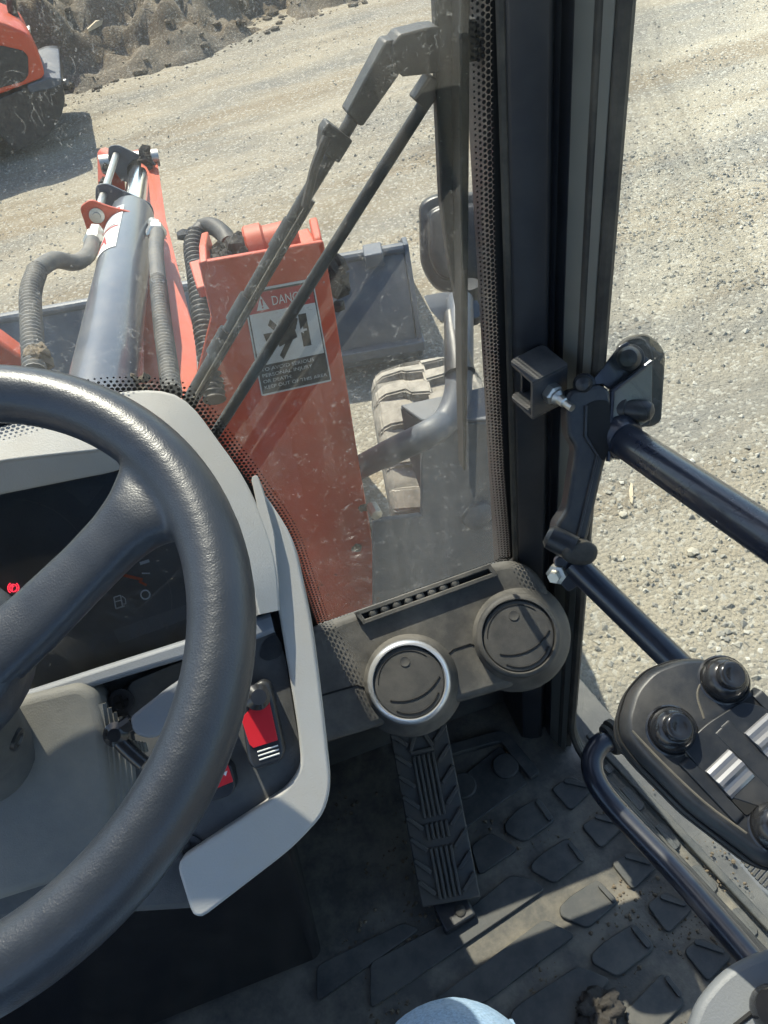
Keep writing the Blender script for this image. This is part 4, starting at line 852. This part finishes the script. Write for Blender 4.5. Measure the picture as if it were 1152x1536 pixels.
# ---- lift arm (two red plates) with the tilt cylinder between them
def along(p, q, t): return p.lerp(q, t)
c0, c1, c2 = ad(158, 560, 1.28), ad(198, 330, 1.98), ad(190, 222, 2.36)
ax_ = (c1 - c0).normalized(); c1 = c0 + ax_ * 0.78; c2 = c0 + ax_ * 1.20
for k, (pl, dists) in enumerate((([(158, 232), (172, 226), (186, 240), (190, 330), (176, 420), (160, 330)], 2.30), ([(207, 224), (224, 219), (236, 240), (249, 330), (292, 500), (300, 600), (215, 600), (216, 420), (207, 320)], None))):
    b = B(); pn_ = V((1, 0.12, 0.05)).normalized()
    if k == 0: P_ = [ad(x, y, 2.42) for x, y in pl]
    else: P_ = [ad(x, y, 2.45 - (y - 220) / 380 * 1.05) for x, y in pl]
    b.slab(rnd(P_, 0.012), V((-0.02, 0.05, 0.0)) if k == 0 else V((-0.025, 0.06, -0.02)))
    o = part(b, 'lift_arm', 'red', bevel=0.006, seg=3)
b = B(); b.tube([ad(150, 246, 2.40), ad(238, 236, 2.40)], 0.022, 16); part(b, 'arm_pin', 'zinc')
b = B()
for k in range(22): lump(b, ad(213 + 7 * rng.random(), 225 + 55 * rng.random(), 2.36), 0.010 + 0.012 * rng.random(), seed=k + 90, sub=1, amp=0.6)
for k in range(8): lump(b, ad(158 + 4 * rng.random(), 250 + 40 * rng.random(), 2.38), 0.010 + 0.010 * rng.random(), seed=k + 120, sub=1, amp=0.6)
o = part(b, 'greasy_mud', 'mudk'); o['kind'] = 'stuff'
Rc = 0.050
b = B(); b.lathe(c0, ax_, [(Rc * 0.9, -0.30), (Rc, -0.28), (Rc, 0.76), (Rc * 0.97, 0.78), (Rc * 0.5, 0.781)], 40); cyl = part(b, 'tilt_cylinder', 'cyl', ang=50); tag(cyl, 'grey blue hydraulic tilt cylinder with warning sticker')
b = B(); b.lathe(c0 + ax_ * 0.77, ax_, [(0.028, 0), (0.028, 0.40)], 28); part(b, 'piston_rod', 'chrome', cyl)
b = B(); b.lathe(c0 + ax_ * 1.16 , ax_, [(0.034, 0), (0.036, 0.03), (0.030, 0.06)], 24); part(b, 'rod_eye', 'mudk', cyl)
sx_ = ax_.cross(V((0, 0, 1))).normalized(); su = sx_.cross(ax_).normalized()          # right and up across the cylinder
def on_cyl(ang, h, off=0.0): return c0 + ax_ * h + (sx_ * math.sin(ang) + su * math.cos(ang)) * (Rc + off)
def cyl_patch(a0, a1, h0, h1, m, name, off=0.0012):
    b = B(); rings = [[on_cyl(a0 + (a1 - a0) * i / 10, h, off) for i in range(11)] for h in (h0, h1)]
    b.loft(rings, False, False); return part(b, name, m, cyl)
cyl_patch(-1.15, 0.10, 0.43, 0.70, 'white', 'sticker')
cyl_patch(-0.95, 0.02, 0.555, 0.563, 'signr', 'sticker_mark', 0.002); cyl_patch(-0.85, -0.1, 0.57, 0.574, 'signk', 'sticker_mark', 0.002); cyl_patch(-0.9, -0.05, 0.655, 0.69, 'signr', 'sticker_mark', 0.002)
b = B(); b.face([on_cyl(-0.9, 0.46, 0.002), on_cyl(-0.3, 0.46, 0.002), on_cyl(-0.45, 0.505, 0.002), on_cyl(-0.55, 0.53, 0.002), on_cyl(-0.7, 0.49, 0.002)]); part(b, 'sticker_mark', 'signr', cyl)
# indicator rod beside the cylinder, its guides and red end plate
r0 = c0 + ax_ * 0.66 - sx_ * 0.050 + su * 0.055; r1 = c0 + ax_ * 1.20 - sx_ * 0.045 + su * 0.055
b = B(); b.tube([r0, r1], 0.0085, 14); part(b, 'indicator_rod', 'zinc', cyl)
for h, nm in ((0.80, 'rod_guide'), (1.17, 'rod_guide')):
    o0 = c0 + ax_ * h; P_ = [o0 - sx_ * 0.072 + su * 0.045, o0 - sx_ * 0.056 + su * 0.080, o0 - sx_ * 0.032 + su * 0.078, o0 + sx_ * 0.050 + su * 0.012, o0 + sx_ * 0.044 - su * 0.025, o0 - sx_ * 0.055 - su * 0.015]
    b = B(); b.slab(rnd(P_, 0.016, 4), ax_ * 0.008); part(b, nm, 'steel', cyl, bevel=0.002)
P_ = [r0 + sx_ * d + su * e for d, e in ((-0.034, -0.05), (-0.028, 0.024), (0.0, 0.034), (0.03, 0.012), (0.075, -0.012), (0.07, -0.03), (-0.01, -0.042))]
b = B(); b.slab(rnd(P_, 0.010, 4), -ax_ * 0.010); part(b, 'rod_end_plate', 'red', cyl, bevel=0.002)
b = B(); b.lathe(r0 - ax_ * 0.008, -ax_, [(0.016, 0), (0.016, 0.005), (0.009, 0.006), (0.008, 0.012)], 18); part(b, 'rod_nut', 'zinc', cyl)
b = B()
for k in range(40): lump(b, ad(130 + 90 * rng.random(), 562 + 25 * rng.random(), 1.22), 0.003 + 0.006 * rng.random(), seed=k + 210, sub=1, amp=0.6)
o = part(b, 'caked_mud', 'mud', cyl); o['kind'] = 'stuff'
# hydraulic hoses with corrugated sleeves
pl = [(52, 560, 1.20), (48, 500, 1.28), (46, 440, 1.38), (56, 405, 1.46), (82, 390, 1.54), (112, 394, 1.62), (132, 382, 1.70), (139, 362, 1.76)]
pts_, rad_ = corrugated([ad(*p) for p in pl[:4]], 0.0150, 0.0095, 0.0019); b = B(); b.tube(pts_, rad_, 14); h = part(b, 'hydraulic_hose', 'hose', ang=80); tag(h, 'grey ribbed hydraulic hose left of the cylinder')
b = B(); b.tube(spline([ad(*p) for p in pl[3:]], 6), 0.0150, 14); part(b, 'hose_sleeve', 'hose', h)
b = B(); e = ad(139, 364, 1.76); d = (ad(144, 346, 1.80) - e).normalized(); b.lathe(e, d, [(0.017, 0), (0.02, 0.004), (0.02, 0.022), (0.015, 0.024), (0.015, 0.05)], 6); part(b, 'hose_fitting', 'zinc', h)
b = B()
for k in range(16): lump(b, ad(50 + 12 * rng.random(), 525 + 20 * rng.random(), 1.22), 0.010 + 0.010 * rng.random(), seed=k + 300, sub=1)
o = part(b, 'caked_mud', 'mud', h); o['kind'] = 'stuff'
pl = [(258, 590, 1.18), (251, 540, 1.26), (243, 480, 1.36), (237, 420, 1.48), (234, 375, 1.60), (236, 350, 1.68)]
pts_, rad_ = corrugated([ad(*p) for p in pl[:4]], 0.0138, 0.0092, 0.0018); b = B(); b.tube(pts_, rad_, 14); h = part(b, 'hydraulic_hose', 'hose', ang=80); tag(h, 'grey ribbed hydraulic hose right of the cylinder')
b = B(); b.tube(spline([ad(*p) for p in pl[3:]], 6), 0.0142, 14); part(b, 'hose_sleeve', 'hose', h)
b = B(); e = ad(235, 353, 1.68); d = (ad(233, 338, 1.72) - e).normalized(); b.lathe(e, d, [(0.016, 0), (0.02, 0.004), (0.02, 0.022), (0.015, 0.024), (0.014, 0.045)], 6); b.tube([e + d * 0.04, c0 + ax_ * 0.70 + sx_ * 0.05], 0.012, 10); part(b, 'hose_fitting', 'zinc', h)
pl = [(322, 600, 1.36), (312, 530, 1.40), (303, 470, 1.45), (296, 410, 1.52), (291, 372, 1.57), (296, 350, 1.60)]
pts_, rad_ = corrugated([ad(*p) for p in pl], 0.0175, 0.0110, 0.0026); b = B(); b.tube(pts_, rad_, 14); h = part(b, 'cable_conduit', 'hoseb', ang=80); tag(h, 'black corrugated conduit curving behind the red tower')
b = B(); b.tube(spline([ad(*p) for p in ((296, 352, 1.60), (306, 341, 1.61), (320, 340, 1.59), (336, 352, 1.55), (344, 366, 1.52))], 6), 0.0165, 14); part(b, 'conduit_elbow', 'hoseb', h)
b = B(); e = ad(294, 360, 1.595); d = (ad(300, 345, 1.60) - e).normalized(); b.lathe(e - d * 0.004, d, [(0.019, 0), (0.0205, 0.003), (0.0205, 0.012), (0.019, 0.015)], 20); part(b, 'hose_clamp', 'zinc', h)
b = B(); lump(b, ad(277, 352, 1.59), 0.014, (1.2, 1, 0.8), seed=4, sub=1); part(b, 'clamp_screw', 'black', h)
# cross beam low between arm and tower
b = B(); b.tube([ad(205, 530, 1.7), ad(300, 510, 1.7)], 0.03, 12); part(b, 'cross_beam', 'red')
b = B(); b.slab([ad(-120, 480, 1.6), ad(0, 512, 1.6), ad(45, 545, 1.6), ad(45, 640, 1.6), ad(-120, 640, 1.6)], V((0, 0.05, 0))); part(b, 'lift_arm', 'red', bevel=0.006)

# front frame under everything: dark steel
b = B(); b.slab([V((-0.52, 0.75, 0.25)), V((0.12, 0.75, 0.25)), V((0.30, 2.4, 0.25)), V((-0.45, 2.6, 0.25))], V((0, 0, 0.30))); part(b, 'front_frame', 'black', bevel=0.01)

# ---- bucket resting on the ground (its back towards us)
bl, br = V((-1.35, 3.42, 0)), V((0.80, 2.93, 0)); bd = (br - bl).normalized(); bf = V((-bd.y, bd.x, 0))       # along the edge, forwards
tz = 0.50
prof = [(-0.10, 0.0), (-0.16, 0.10), (-0.13, 0.28), (0.0, tz), (0.03, tz), (0.03, tz - 0.03), (-0.09, 0.28), (-0.11, 0.12), (-0.02, 0.03), (0.75, 0.02), (0.75, 0.0)]
b = B(); b.slab([bl + bf * u + V((0, 0, z + 0.012)) for u, z in prof], bd * (br - bl).length); bk = part(b, 'bucket', 'steel', bevel=0.006); tag(bk, 'dusty blue grey loader bucket resting on the ground')
for e in (bl, br):
    b = B(); b.slab([e + bf * u + V((0, 0, z + 0.014)) for u, z in [(-0.10, 0.0), (-0.17, 0.10), (-0.14, 0.28), (-0.01, tz + 0.005), (0.1, tz - 0.02), (0.45, 0.28), (0.75, 0.05), (0.75, 0)]], bd * 0.022); part(b, 'bucket_side', 'steel', bk, bevel=0.004)
b = B(); b.tube([bl + V((0, 0, tz)) - bf * 0.005, br + V((0, 0, tz)) - bf * 0.005], 0.020, 10); part(b, 'bucket_rim', 'steel', bk)
b = B(); q = br - bd * 0.13 + V((0, 0, tz)) - bf * 0.02; b.box(q, bd * 0.04, bf * 0.05, V((0, 0, 0.03))); part(b, 'bucket_stop', 'steel', bk, bevel=0.006)
b = B(); q0 = br - bd * 0.62 + V((0, 0, 0.10)) - bf * 0.19; q1 = br + bd * 0.03 + V((0, 0, 0.10)) - bf * 0.19; b.slab([q0, q1, q1 + bf * 0.07, q0 + bf * 0.07], V((0, 0, 0.05))); part(b, 'bucket_ledge', 'steel', bk, bevel=0.006)

# ---- right front wheel
wcx = V((0.445, 1.56, 0.42)); wax = V((0.975, -0.2, 0)).normalized(); TR, TWd = 0.50, 0.178; KS = 0.84
wfy = V((-wax.y, wax.x, 0)); 
b = B(); b.lathe(wcx, wax, [(KS * r_, KS * h_) for r_, h_ in [(0.26, -0.13), (0.30, -TWd), (0.38, -TWd - 0.012), (0.44, -TWd), (0.465, -TWd + 0.02), (0.472, 0), (0.465, TWd - 0.02), (0.44, TWd), (0.38, TWd + 0.012), (0.30, TWd), (0.26, 0.13)]], 64)
tyre = part(b, 'tyre', 'tyre', ang=40); tag(tyre, 'dusty lugged right front tyre')
b = B(); b.lathe(wcx, wax, [(KS * r_, KS * h_) for r_, h_ in [(0.27, -0.13), (0.27, 0.13), (0.24, 0.12), (0.22, -0.02), (0.06, -0.03), (0.05, -0.09), (0.22, -0.08), (0.25, -0.13)]], 40); part(b, 'wheel_rim', 'steel', tyre)
lug_me = {}
nl = 22
for k in range(nl):
    for sgn, off in ((-1, 0.0), (1, 0.5)):
        key = sgn
        if key not in lug_me:
            lb_ = B(); inner, outer = -0.006, TWd + 0.004
            def lp(u, a_, r_): return V((sgn * u, math.sin(a_) * r_, math.cos(a_) * r_))
            rings = []
            for u, a0, a1, rt in ((inner, -0.030, 0.11, TR), (0.06, -0.005, 0.13, TR), (0.075, 0.05, 0.185, TR - 0.004), (TWd - 0.04, 0.065, 0.20, TR - 0.014), (TWd - 0.012, 0.07, 0.205, TR - 0.032), (outer, 0.07, 0.20, TR - 0.066)):
                rings.append([lp(u, a0 - 0.018, 0.455 if u < TWd else 0.43), lp(u, a0, rt), lp(u, a1, rt), lp(u, a1 + 0.018, 0.455 if u < TWd else 0.43)])
            lb_.loft(rings); bmesh.ops.recalc_face_normals(lb_.bm, faces=lb_.bm.faces); bmesh.ops.bevel(lb_.bm, geom=[e_ for e_ in lb_.bm.edges if e_.calc_face_angle(0) > 0.5], offset=0.006, segments=2, affect='EDGES')
            me = bpy.data.meshes.new('lug'); lb_.bm.to_mesh(me); lb_.bm.free(); me.materials.append(MT['tyre']); lug_me[key] = me
        o = link('lug', lug_me[key], tyre); a_ = 2 * math.pi * (k + off) / nl
        rm = Matrix((wax, wfy, V((0, 0, 1)))).transposed().to_4x4() @ Matrix.Rotation(a_, 4, 'X'); rm.translation = wcx; o.matrix_local = rm @ Matrix.Scale(KS, 4)
# ---- front fender box in front of the wheel
FPn = Plane(oy(690, 700, 1.06), (0.05, -1, 0.05))
b = B(); b.slab(FPn.pts([(633, 636), (735, 634), (800, 640), (800, 930), (560, 960), (560, 782), (632, 773)]), V((0, 0.012, 0))); fen = part(b, 'fender', 'steel', bevel=0.004); tag(fen, 'dusty blue grey fender panel beside the red tower')
zf = FPn.at(633, 635).z
b = B(); b.slab([oz(601, 612, zf), oz(633, 635, zf), oz(735, 634, zf), oz(800, 640, zf), oz(800, 575, zf), oz(730, 584, zf)], V((0, 0, 0.008))); part(b, 'fender_top', 'steel', fen, bevel=0.003)
b = B(); b.slab([oz(601, 612, zf), oz(633, 635, zf), oz(633, 635, zf) - V((0, 0, 0.34)), oz(601, 612, zf) - V((0, 0, 0.12))], V((0.004, 0.004, 0))); part(b, 'fender_side', 'steel', fen)
b = B(); b.lathe(FPn.at(716, 772), FPn.n, [(0.036, 0), (0.034, 0.008), (0.024, 0.016), (0.008, 0.019)], 24); part(b, 'fender_bump', 'steel', fen)
b = B(); b.lathe(FPn.at(563, 768), FPn.n, [(0.012, -0.02), (0.012, 0.01), (0.008, 0.012)], 8); part(b, 'fender_bolt', 'zinc', fen)
# ---- mirror on a bent tube
tb = [TP.at(515, 715, -0.12), TP.at(553, 694, -0.035), ad(592, 675, 1.47), ad(640, 652, 1.394), ad(668, 632, 1.418), ad(684, 600, 1.435), ad(689, 560, 1.452), ad(690, 500, 1.487), ad(690, 450, 1.545)]
b = B(); b.tube(spline(tb, 6), 0.0255, 20); mir = part(b, 'mirror_arm', 'steel'); tag(mir, 'bent blue grey tube carrying the mirror')
b = B(); b.tube([tb[0], tb[1].lerp(tb[0], 0.65)], 0.030, 20); part(b, 'arm_socket', 'steel', mir)
b = B(); b.tube([ad(690, 560, 1.441), ad(684, 520, 1.464), ad(676, 470, 1.511)], [0.029, 0.022, 0.013], 14); part(b, 'arm_stem', 'black', mir)
b = B(); b.slab(rnd([ad(643, 462, 1.511), ad(675, 456, 1.534), ad(720, 456, 1.545), ad(720, 476, 1.545), ad(660, 482, 1.511)], 0.006), V((0, 0.03, 0.01))); part(b, 'mirror_clamp', 'steel', mir, bevel=0.004)
b = B(); mc_ = [ad(x, y, 1.66) for x, y in ((628, 305), (650, 291), (760, 285), (765, 440), (655, 440), (630, 400))]
mctr = sum(mc_, V((0, 0, 0))) / 6; vd = (mctr - CAM).normalized(); mr_ = rnd(mc_, [.042] * 6, 5)
def msh(k, h): return [mctr + (p - mctr) * k - vd * h for p in mr_]
b.loft([msh(0.96, -0.03), msh(1.0, -0.02), msh(1.0, 0.0), msh(0.95, 0.016), msh(0.80, 0.022), msh(0.74, 0.022), msh(0.70, 0.036), msh(0.55, 0.042)]); mh = part(b, 'mirror_housing', 'black', mir, ang=50, bevel=0.003)
b = B(); b.lathe(ad(706, 460, 1.580), V((0, 0, 1)), [(0.022, -0.03), (0.022, 0.05)], 14); part(b, 'mirror_joint', 'black', mir)

# ---- wiper: two parallel arms up to a carrier on a long upright blade
WY = W + 0.035; wp = lambda x, y, dy=0.0: oy(x, y, WY + dy)
b = B(); b.tube([wp(272, 618), wp(455, 300), wp(522, 190), wp(565, 112)], 0.0052, 12); b.tube([wp(283, 618, 0.012), wp(468, 300, 0.012)], 0.0032, 10); wip = part(b, 'windshield_wiper', 'wiper'); tag(wip, 'dusty black windshield wiper with twin arms')
b = B(); b.tube([wp(320, 655), wp(640, 150)], 0.0052, 12); part(b, 'wiper_arm', 'wiper', wip)
def wslab(pl, t, name, m='wiper', dy=0.0, bev=0.0015):
    b = B(); b.slab([wp(x, y, dy) for x, y in pl], V((0, t, 0))); return part(b, name, m, wip, bevel=bev)
wslab([(520, 170), (578, 62), (594, 60), (600, 112), (545, 190), (538, 188)], 0.016, 'arm_channel', dy=-0.006)
wslab([(588, 68), (600, 52), (640, 42), (660, 40), (660, 110), (604, 116), (590, 96)], 0.02, 'blade_carrier', dy=-0.008)
wslab([(621, 150), (645, 114), (656, 118), (655, 150), (642, 168)], 0.014, 'arm_channel', dy=-0.006)
wslab([(484, 196), (493, 184), (530, 212), (509, 246), (480, 228)], 0.014, 'washer_bracket', dy=-0.010)
wslab([(650, -60), (655, 60), (655, 140), (662, 300), (672, 380), (690, 480), (700, 480), (694, 380), (688, 240), (686, -60)], 0.010, 'blade_spine', dy=-0.004)
wslab([(691, -60), (690, 150), (692, 400), (693, 560), (696, 706), (700, 708), (702, 560), (703, 400), (705, 150), (706, -60)], 0.018, 'wiper_blade', dy=-0.022)
wslab([(684, 30), (720, 28), (728, 60), (722, 92), (686, 96)], 0.012, 'blade_carrier', dy=0.004)
b = B(); b.tube(spline([wp(490, 205, -0.01), wp(474, 245, -0.012), wp(466, 275, -0.012), wp(458, 310, -0.01)], 5), 0.0036, 8); part(b, 'washer_hose', 'hoseb', wip)
b = B(); b.tube([wp(458, 312, -0.009), wp(405, 402, -0.009), wp(290, 600, -0.009)], 0.0015, 6); part(b, 'washer_line', 'seal', wip)
for x, y in ((360, 465), (330, 515), (425, 355)):
    b = B(); d = (wp(x + 10, y - 17) - wp(x, y)).normalized(); b.lathe(wp(x, y) - d * 0.012, d, [(0.0072, 0), (0.0072, 0.026)], 12); part(b, 'arm_clip', 'wiper', wip)

# ================================================================== THE OTHER LOADER
OL = empty('parked_loader', (0, 0, 0)); tag(OL, 'orange compact loader parked at the left edge with black grille and exhaust', 'wheel loader')
Yp = 6.9
def op(x, y, dy=0.0): return oy(x, y, Yp + dy)
def opart(b, name, m, **k): return b.done(name, m, OL, **k)
hd = [op(-420, 150), op(-420, 20), op(-120, 20), op(0, 33), op(44, 52), op(58, 80), op(69, 116), op(0, 142), op(-100, 175)]
b = B(); L0 = rnd(hd, 0.05, 4); hb = V((-0.06, 0.9, 0.0)); hc = sum(hd, V((0, 0, 0))) / len(hd)
b.loft([L0, [p + V((0.0, 0.08, 0.02)) for p in L0], [p + hb + (hc - p) * 0.05 for p in L0]]); opart(b, 'hood', 'red', bevel=0.03, seg=3)
b = B(); b.slab(rnd([op(-160, 100, -0.006), op(-60, 72, -0.006), op(0, 68, -0.006), op(34, 76, -0.006), op(42, 84, -0.006), op(43, 112, -0.006), op(36, 122, -0.006), op(0, 132, -0.006), op(-150, 180, -0.006)], 0.03, 4), V((0, 0.010, 0))); opart(b, 'hood_grille', 'black')
cwp = [op(-420, 190), op(-100, 180), op(0, 148), (op(72, 118)), op(92, 118), op(98, 150), op(92, 175), op(70, 205), op(22, 228), op(-2, 200), op(-40, 180), op(-420, 260)]
b = B(); L0 = rnd(cwp, 0.03, 3); b.loft([L0, [p + V((0.0, 1.0, 0)) for p in L0]]); opart(b, 'counterweight', 'black', bevel=0.03, seg=3)
b = B(); b.slab([op(40, 128, -0.004), op(72, 116, -0.004), op(92, 118, -0.004), op(93, 128, -0.004), op(74, 135, -0.004), op(45, 140, -0.004)], V((0, 0.9, 0))); opart(b, 'counterweight_top', 'steel', bevel=0.01)
b = B(); b.tube(spline([op(30, 52, 0.5), op(26, 34, 0.5), op(18, 14, 0.5), op(16, -20, 0.5)], 5), 0.035, 16); opart(b, 'exhaust_pipe', 'black')
b = B(); b.box(op(28, 48, 0.5), (0.09, 0, 0), (0, 0.07, 0), (0, 0, 0.012)); opart(b, 'exhaust_base', 'zinc', bevel=0.004)
b = B(); b.lathe(op(94, 128, 0.1), V((1, 0, 0)), [(0.04, -0.02), (0.04, 0.04), (0.03, 0.05)], 12); opart(b, 'tail_lamp', 'black')
for yy in (0.0, 1.0):
    wq = op(-62, 262, 0.16 + yy); wq.z = 0.50
    b = B(); b.lathe(wq, V((0, 1, 0)), [(0.25, -0.12), (0.32, -0.15), (0.42, -0.155), (0.48, -0.13), (0.50, -0.05), (0.50, 0.05), (0.48, 0.13), (0.42, 0.155), (0.32, 0.15), (0.25, 0.12)], 40); opart(b, 'tyre', 'black')
    wq2 = wq + V((-2.1, 0, 0)); b = B(); b.lathe(wq2, V((0, 1, 0)), [(0.25, -0.12), (0.32, -0.15), (0.42, -0.155), (0.48, -0.13), (0.50, -0.05), (0.50, 0.05), (0.48, 0.13), (0.42, 0.155), (0.32, 0.15), (0.25, 0.12)], 40); opart(b, 'tyre', 'black')
b = B(); xl = op(-420, 100).x; b.slab([V((xl + 0.05, Yp, 1.0)), V((xl - 1.1, Yp, 1.0)), V((xl - 1.0, Yp, 2.5)), V((xl, Yp, 2.5))], V((0, 1.0, 0))); opart(b, 'cab', 'gloss', bevel=0.04)
b = B(); b.slab([V((xl + 0.08, Yp - 0.05, 2.5)), V((xl - 1.1, Yp - 0.05, 2.5)), V((xl - 1.1, Yp + 1.05, 2.5)), V((xl + 0.08, Yp + 1.05, 2.5))], V((0, 0, 0.12))); opart(b, 'cab_roof', 'red', bevel=0.03)

# ================================================================== THE DRIVER
P = B()
def leg(sx, knee, foot, hip):
    k = [hip, hip.lerp(knee, 0.5), knee + (hip - knee).normalized() * 0.10, knee, knee.lerp(foot, 0.3), knee.lerp(foot, 0.7), foot]
    P.tube(spline(k, 5), [0.098 + 0 * i for i in range(1)] * 1 + [0.098 - 0.001 * i for i in range(10)] + [0.088 - 0.0025 * i for i in range(20)], 22)
kn = ad(668, 1610, 0.70)
me_k = [kn + V((-0.03, -0.50, -0.10)), kn + V((-0.015, -0.28, -0.015)), kn + V((0, -0.13, 0.012)), kn + V((0, -0.05, 0.0)), kn + V((0, -0.015, -0.04)), kn + V((0, -0.03, -0.16)), kn + V((0, -0.10, -0.34)), kn + V((0, -0.14, -0.44))]
def leg_tube(shift):
    q = spline([p + shift for p in me_k], 6); n = len(q)
    P.tube(q, [0.085 - 0.012 * min(1, i / 12) - 0.018 * max(0, (i - 20) / (n - 20)) for i in range(n)], 24)
leg_tube(V((0, 0, 0))); leg_tube(V((-0.36, 0.0, 0.0)))
hipc = me_k[0] + V((-0.18, -0.06, 0.02)); P.lathe(hipc + V((-0.26, 0, 0)), V((1, 0, 0)), [(0.06, 0), (0.12, 0.06), (0.135, 0.16), (0.135, 0.36), (0.12, 0.46), (0.06, 0.52)], 24)
bmesh.ops.recalc_face_normals(P.bm, faces=P.bm.faces)
per = P.done('person', 'denim', None, ang=180); k = per.modifiers.new('remesh', 'REMESH'); k.mode = 'VOXEL'; k.voxel_size = 0.012; k.use_smooth_shade = True
k = per.modifiers.new('smooth', 'SMOOTH'); k.iterations = 6
tag(per, 'driver in light blue jeans, one knee showing at the bottom edge', 'person')
for dx in (0, -0.36):
    q = spline([p + V((dx, 0, 0)) for p in me_k], 6)
    b = B(); b.tube([p + V((0.058, 0.0, 0.040)) if i < 16 else p + V((0.060, 0.035, 0.0)) for i, p in enumerate(q[4:30])], 0.0022, 6); b.done('jeans_seam', 'denim', per)
    b = B(); q = me_k[-1] + V((dx, 0.02, -0.04)); b.slab(rnd([V((q.x - 0.05, q.y - 0.10, FZ + 0.012)), V((q.x + 0.05, q.y - 0.10, FZ + 0.012)), V((q.x + 0.055, q.y + 0.14, FZ + 0.012)), V((q.x, q.y + 0.19, FZ + 0.012)), V((q.x - 0.055, q.y + 0.14, FZ + 0.012))], 0.03), V((0, 0, 0.10))); b.done('boot', 'boot', per, bevel=0.03, seg=3)

# ================================================================== LOOSE THINGS
b = B(); lump(b, FP.at(898, 1516, 0.014), 0.021, (1.25, 1, 0.55), seed=11, amp=0.7, sub=4, fr=2.6); tag(b.done('dirt_clod', 'mudk', None, ang=80), 'crumbly dark dirt clod lying on the floor mat', 'dirt clod')
def chip(px, py, l, w, h, ang, m, name, label, cat, z=None):
    c_ = oz(px, py, 0.0); z_ = ground_h(c_.x, c_.y); d = V((math.cos(ang), math.sin(ang), 0)); s_ = V((-d.y, d.x, 0)); b = B(); c_.z = (z_ if z is None else z) + 0.004
    b.slab([c_ - d * l - s_ * w * 0.5, c_ - d * l * 0.3 - s_ * w, c_ + d * l * 0.8 - s_ * w * 0.7, c_ + d * l + s_ * w * 0.2, c_ + d * l * 0.2 + s_ * w, c_ - d * l * 0.8 + s_ * w * 0.6], V((0, 0, h))); tag(b.done(name, m, None, bevel=h * 0.2), label, cat)
chip(947, 738, 0.055, 0.008, 0.004, R_(60), 'wood', 'wood_splinter', 'pale wood splinter on the gravel right of the pillar', 'splinter')
chip(226, 63, 0.20, 0.10, 0.05, R_(10), 'stone', 'flat_stone', 'pale flat stone at the foot of the earth bank', 'stone')
chip(190, 71, 0.12, 0.03, 0.03, R_(8), 'stone', 'flat_stone', 'thin pale stone chip left of the flat stone', 'stone')
pk = [ad(132, 46, 9.0), ad(160, 31, 9.2)]
b = B(); d = (pk[1] - pk[0]); s_ = V((0, 0, 0.035)); b.slab([pk[0] - s_ * 0.3, pk[1] - s_ * 0.4, pk[1] + s_ * 0.3, pk[0].lerp(pk[1], 0.5) + s_, pk[0] + s_ * 0.3], V((0, 0.05, 0))); tag(b.done('broken_plank', 'wood', None), 'pale broken plank sticking out of the earth bank', 'plank')
for k, (px, py, r_, lb_) in enumerate(((1040, 822, 0.016, 'largest grey stone on the gravel below the upper rail'), (935, 768, 0.012, 'rounded stone just below the wood splinter'), (1058, 905, 0.010, 'small pale stone under the lower rail'))):
    c_ = oz(px, py, 0); b = B(); lump(b, V((c_.x, c_.y, ground_h(c_.x, c_.y) + r_ * 0.35)), r_, (1.3, 1, 0.7), seed=k + 70, amp=0.4); tag(b.done('stone', 'stone', None), lb_, 'stone')
print('done')
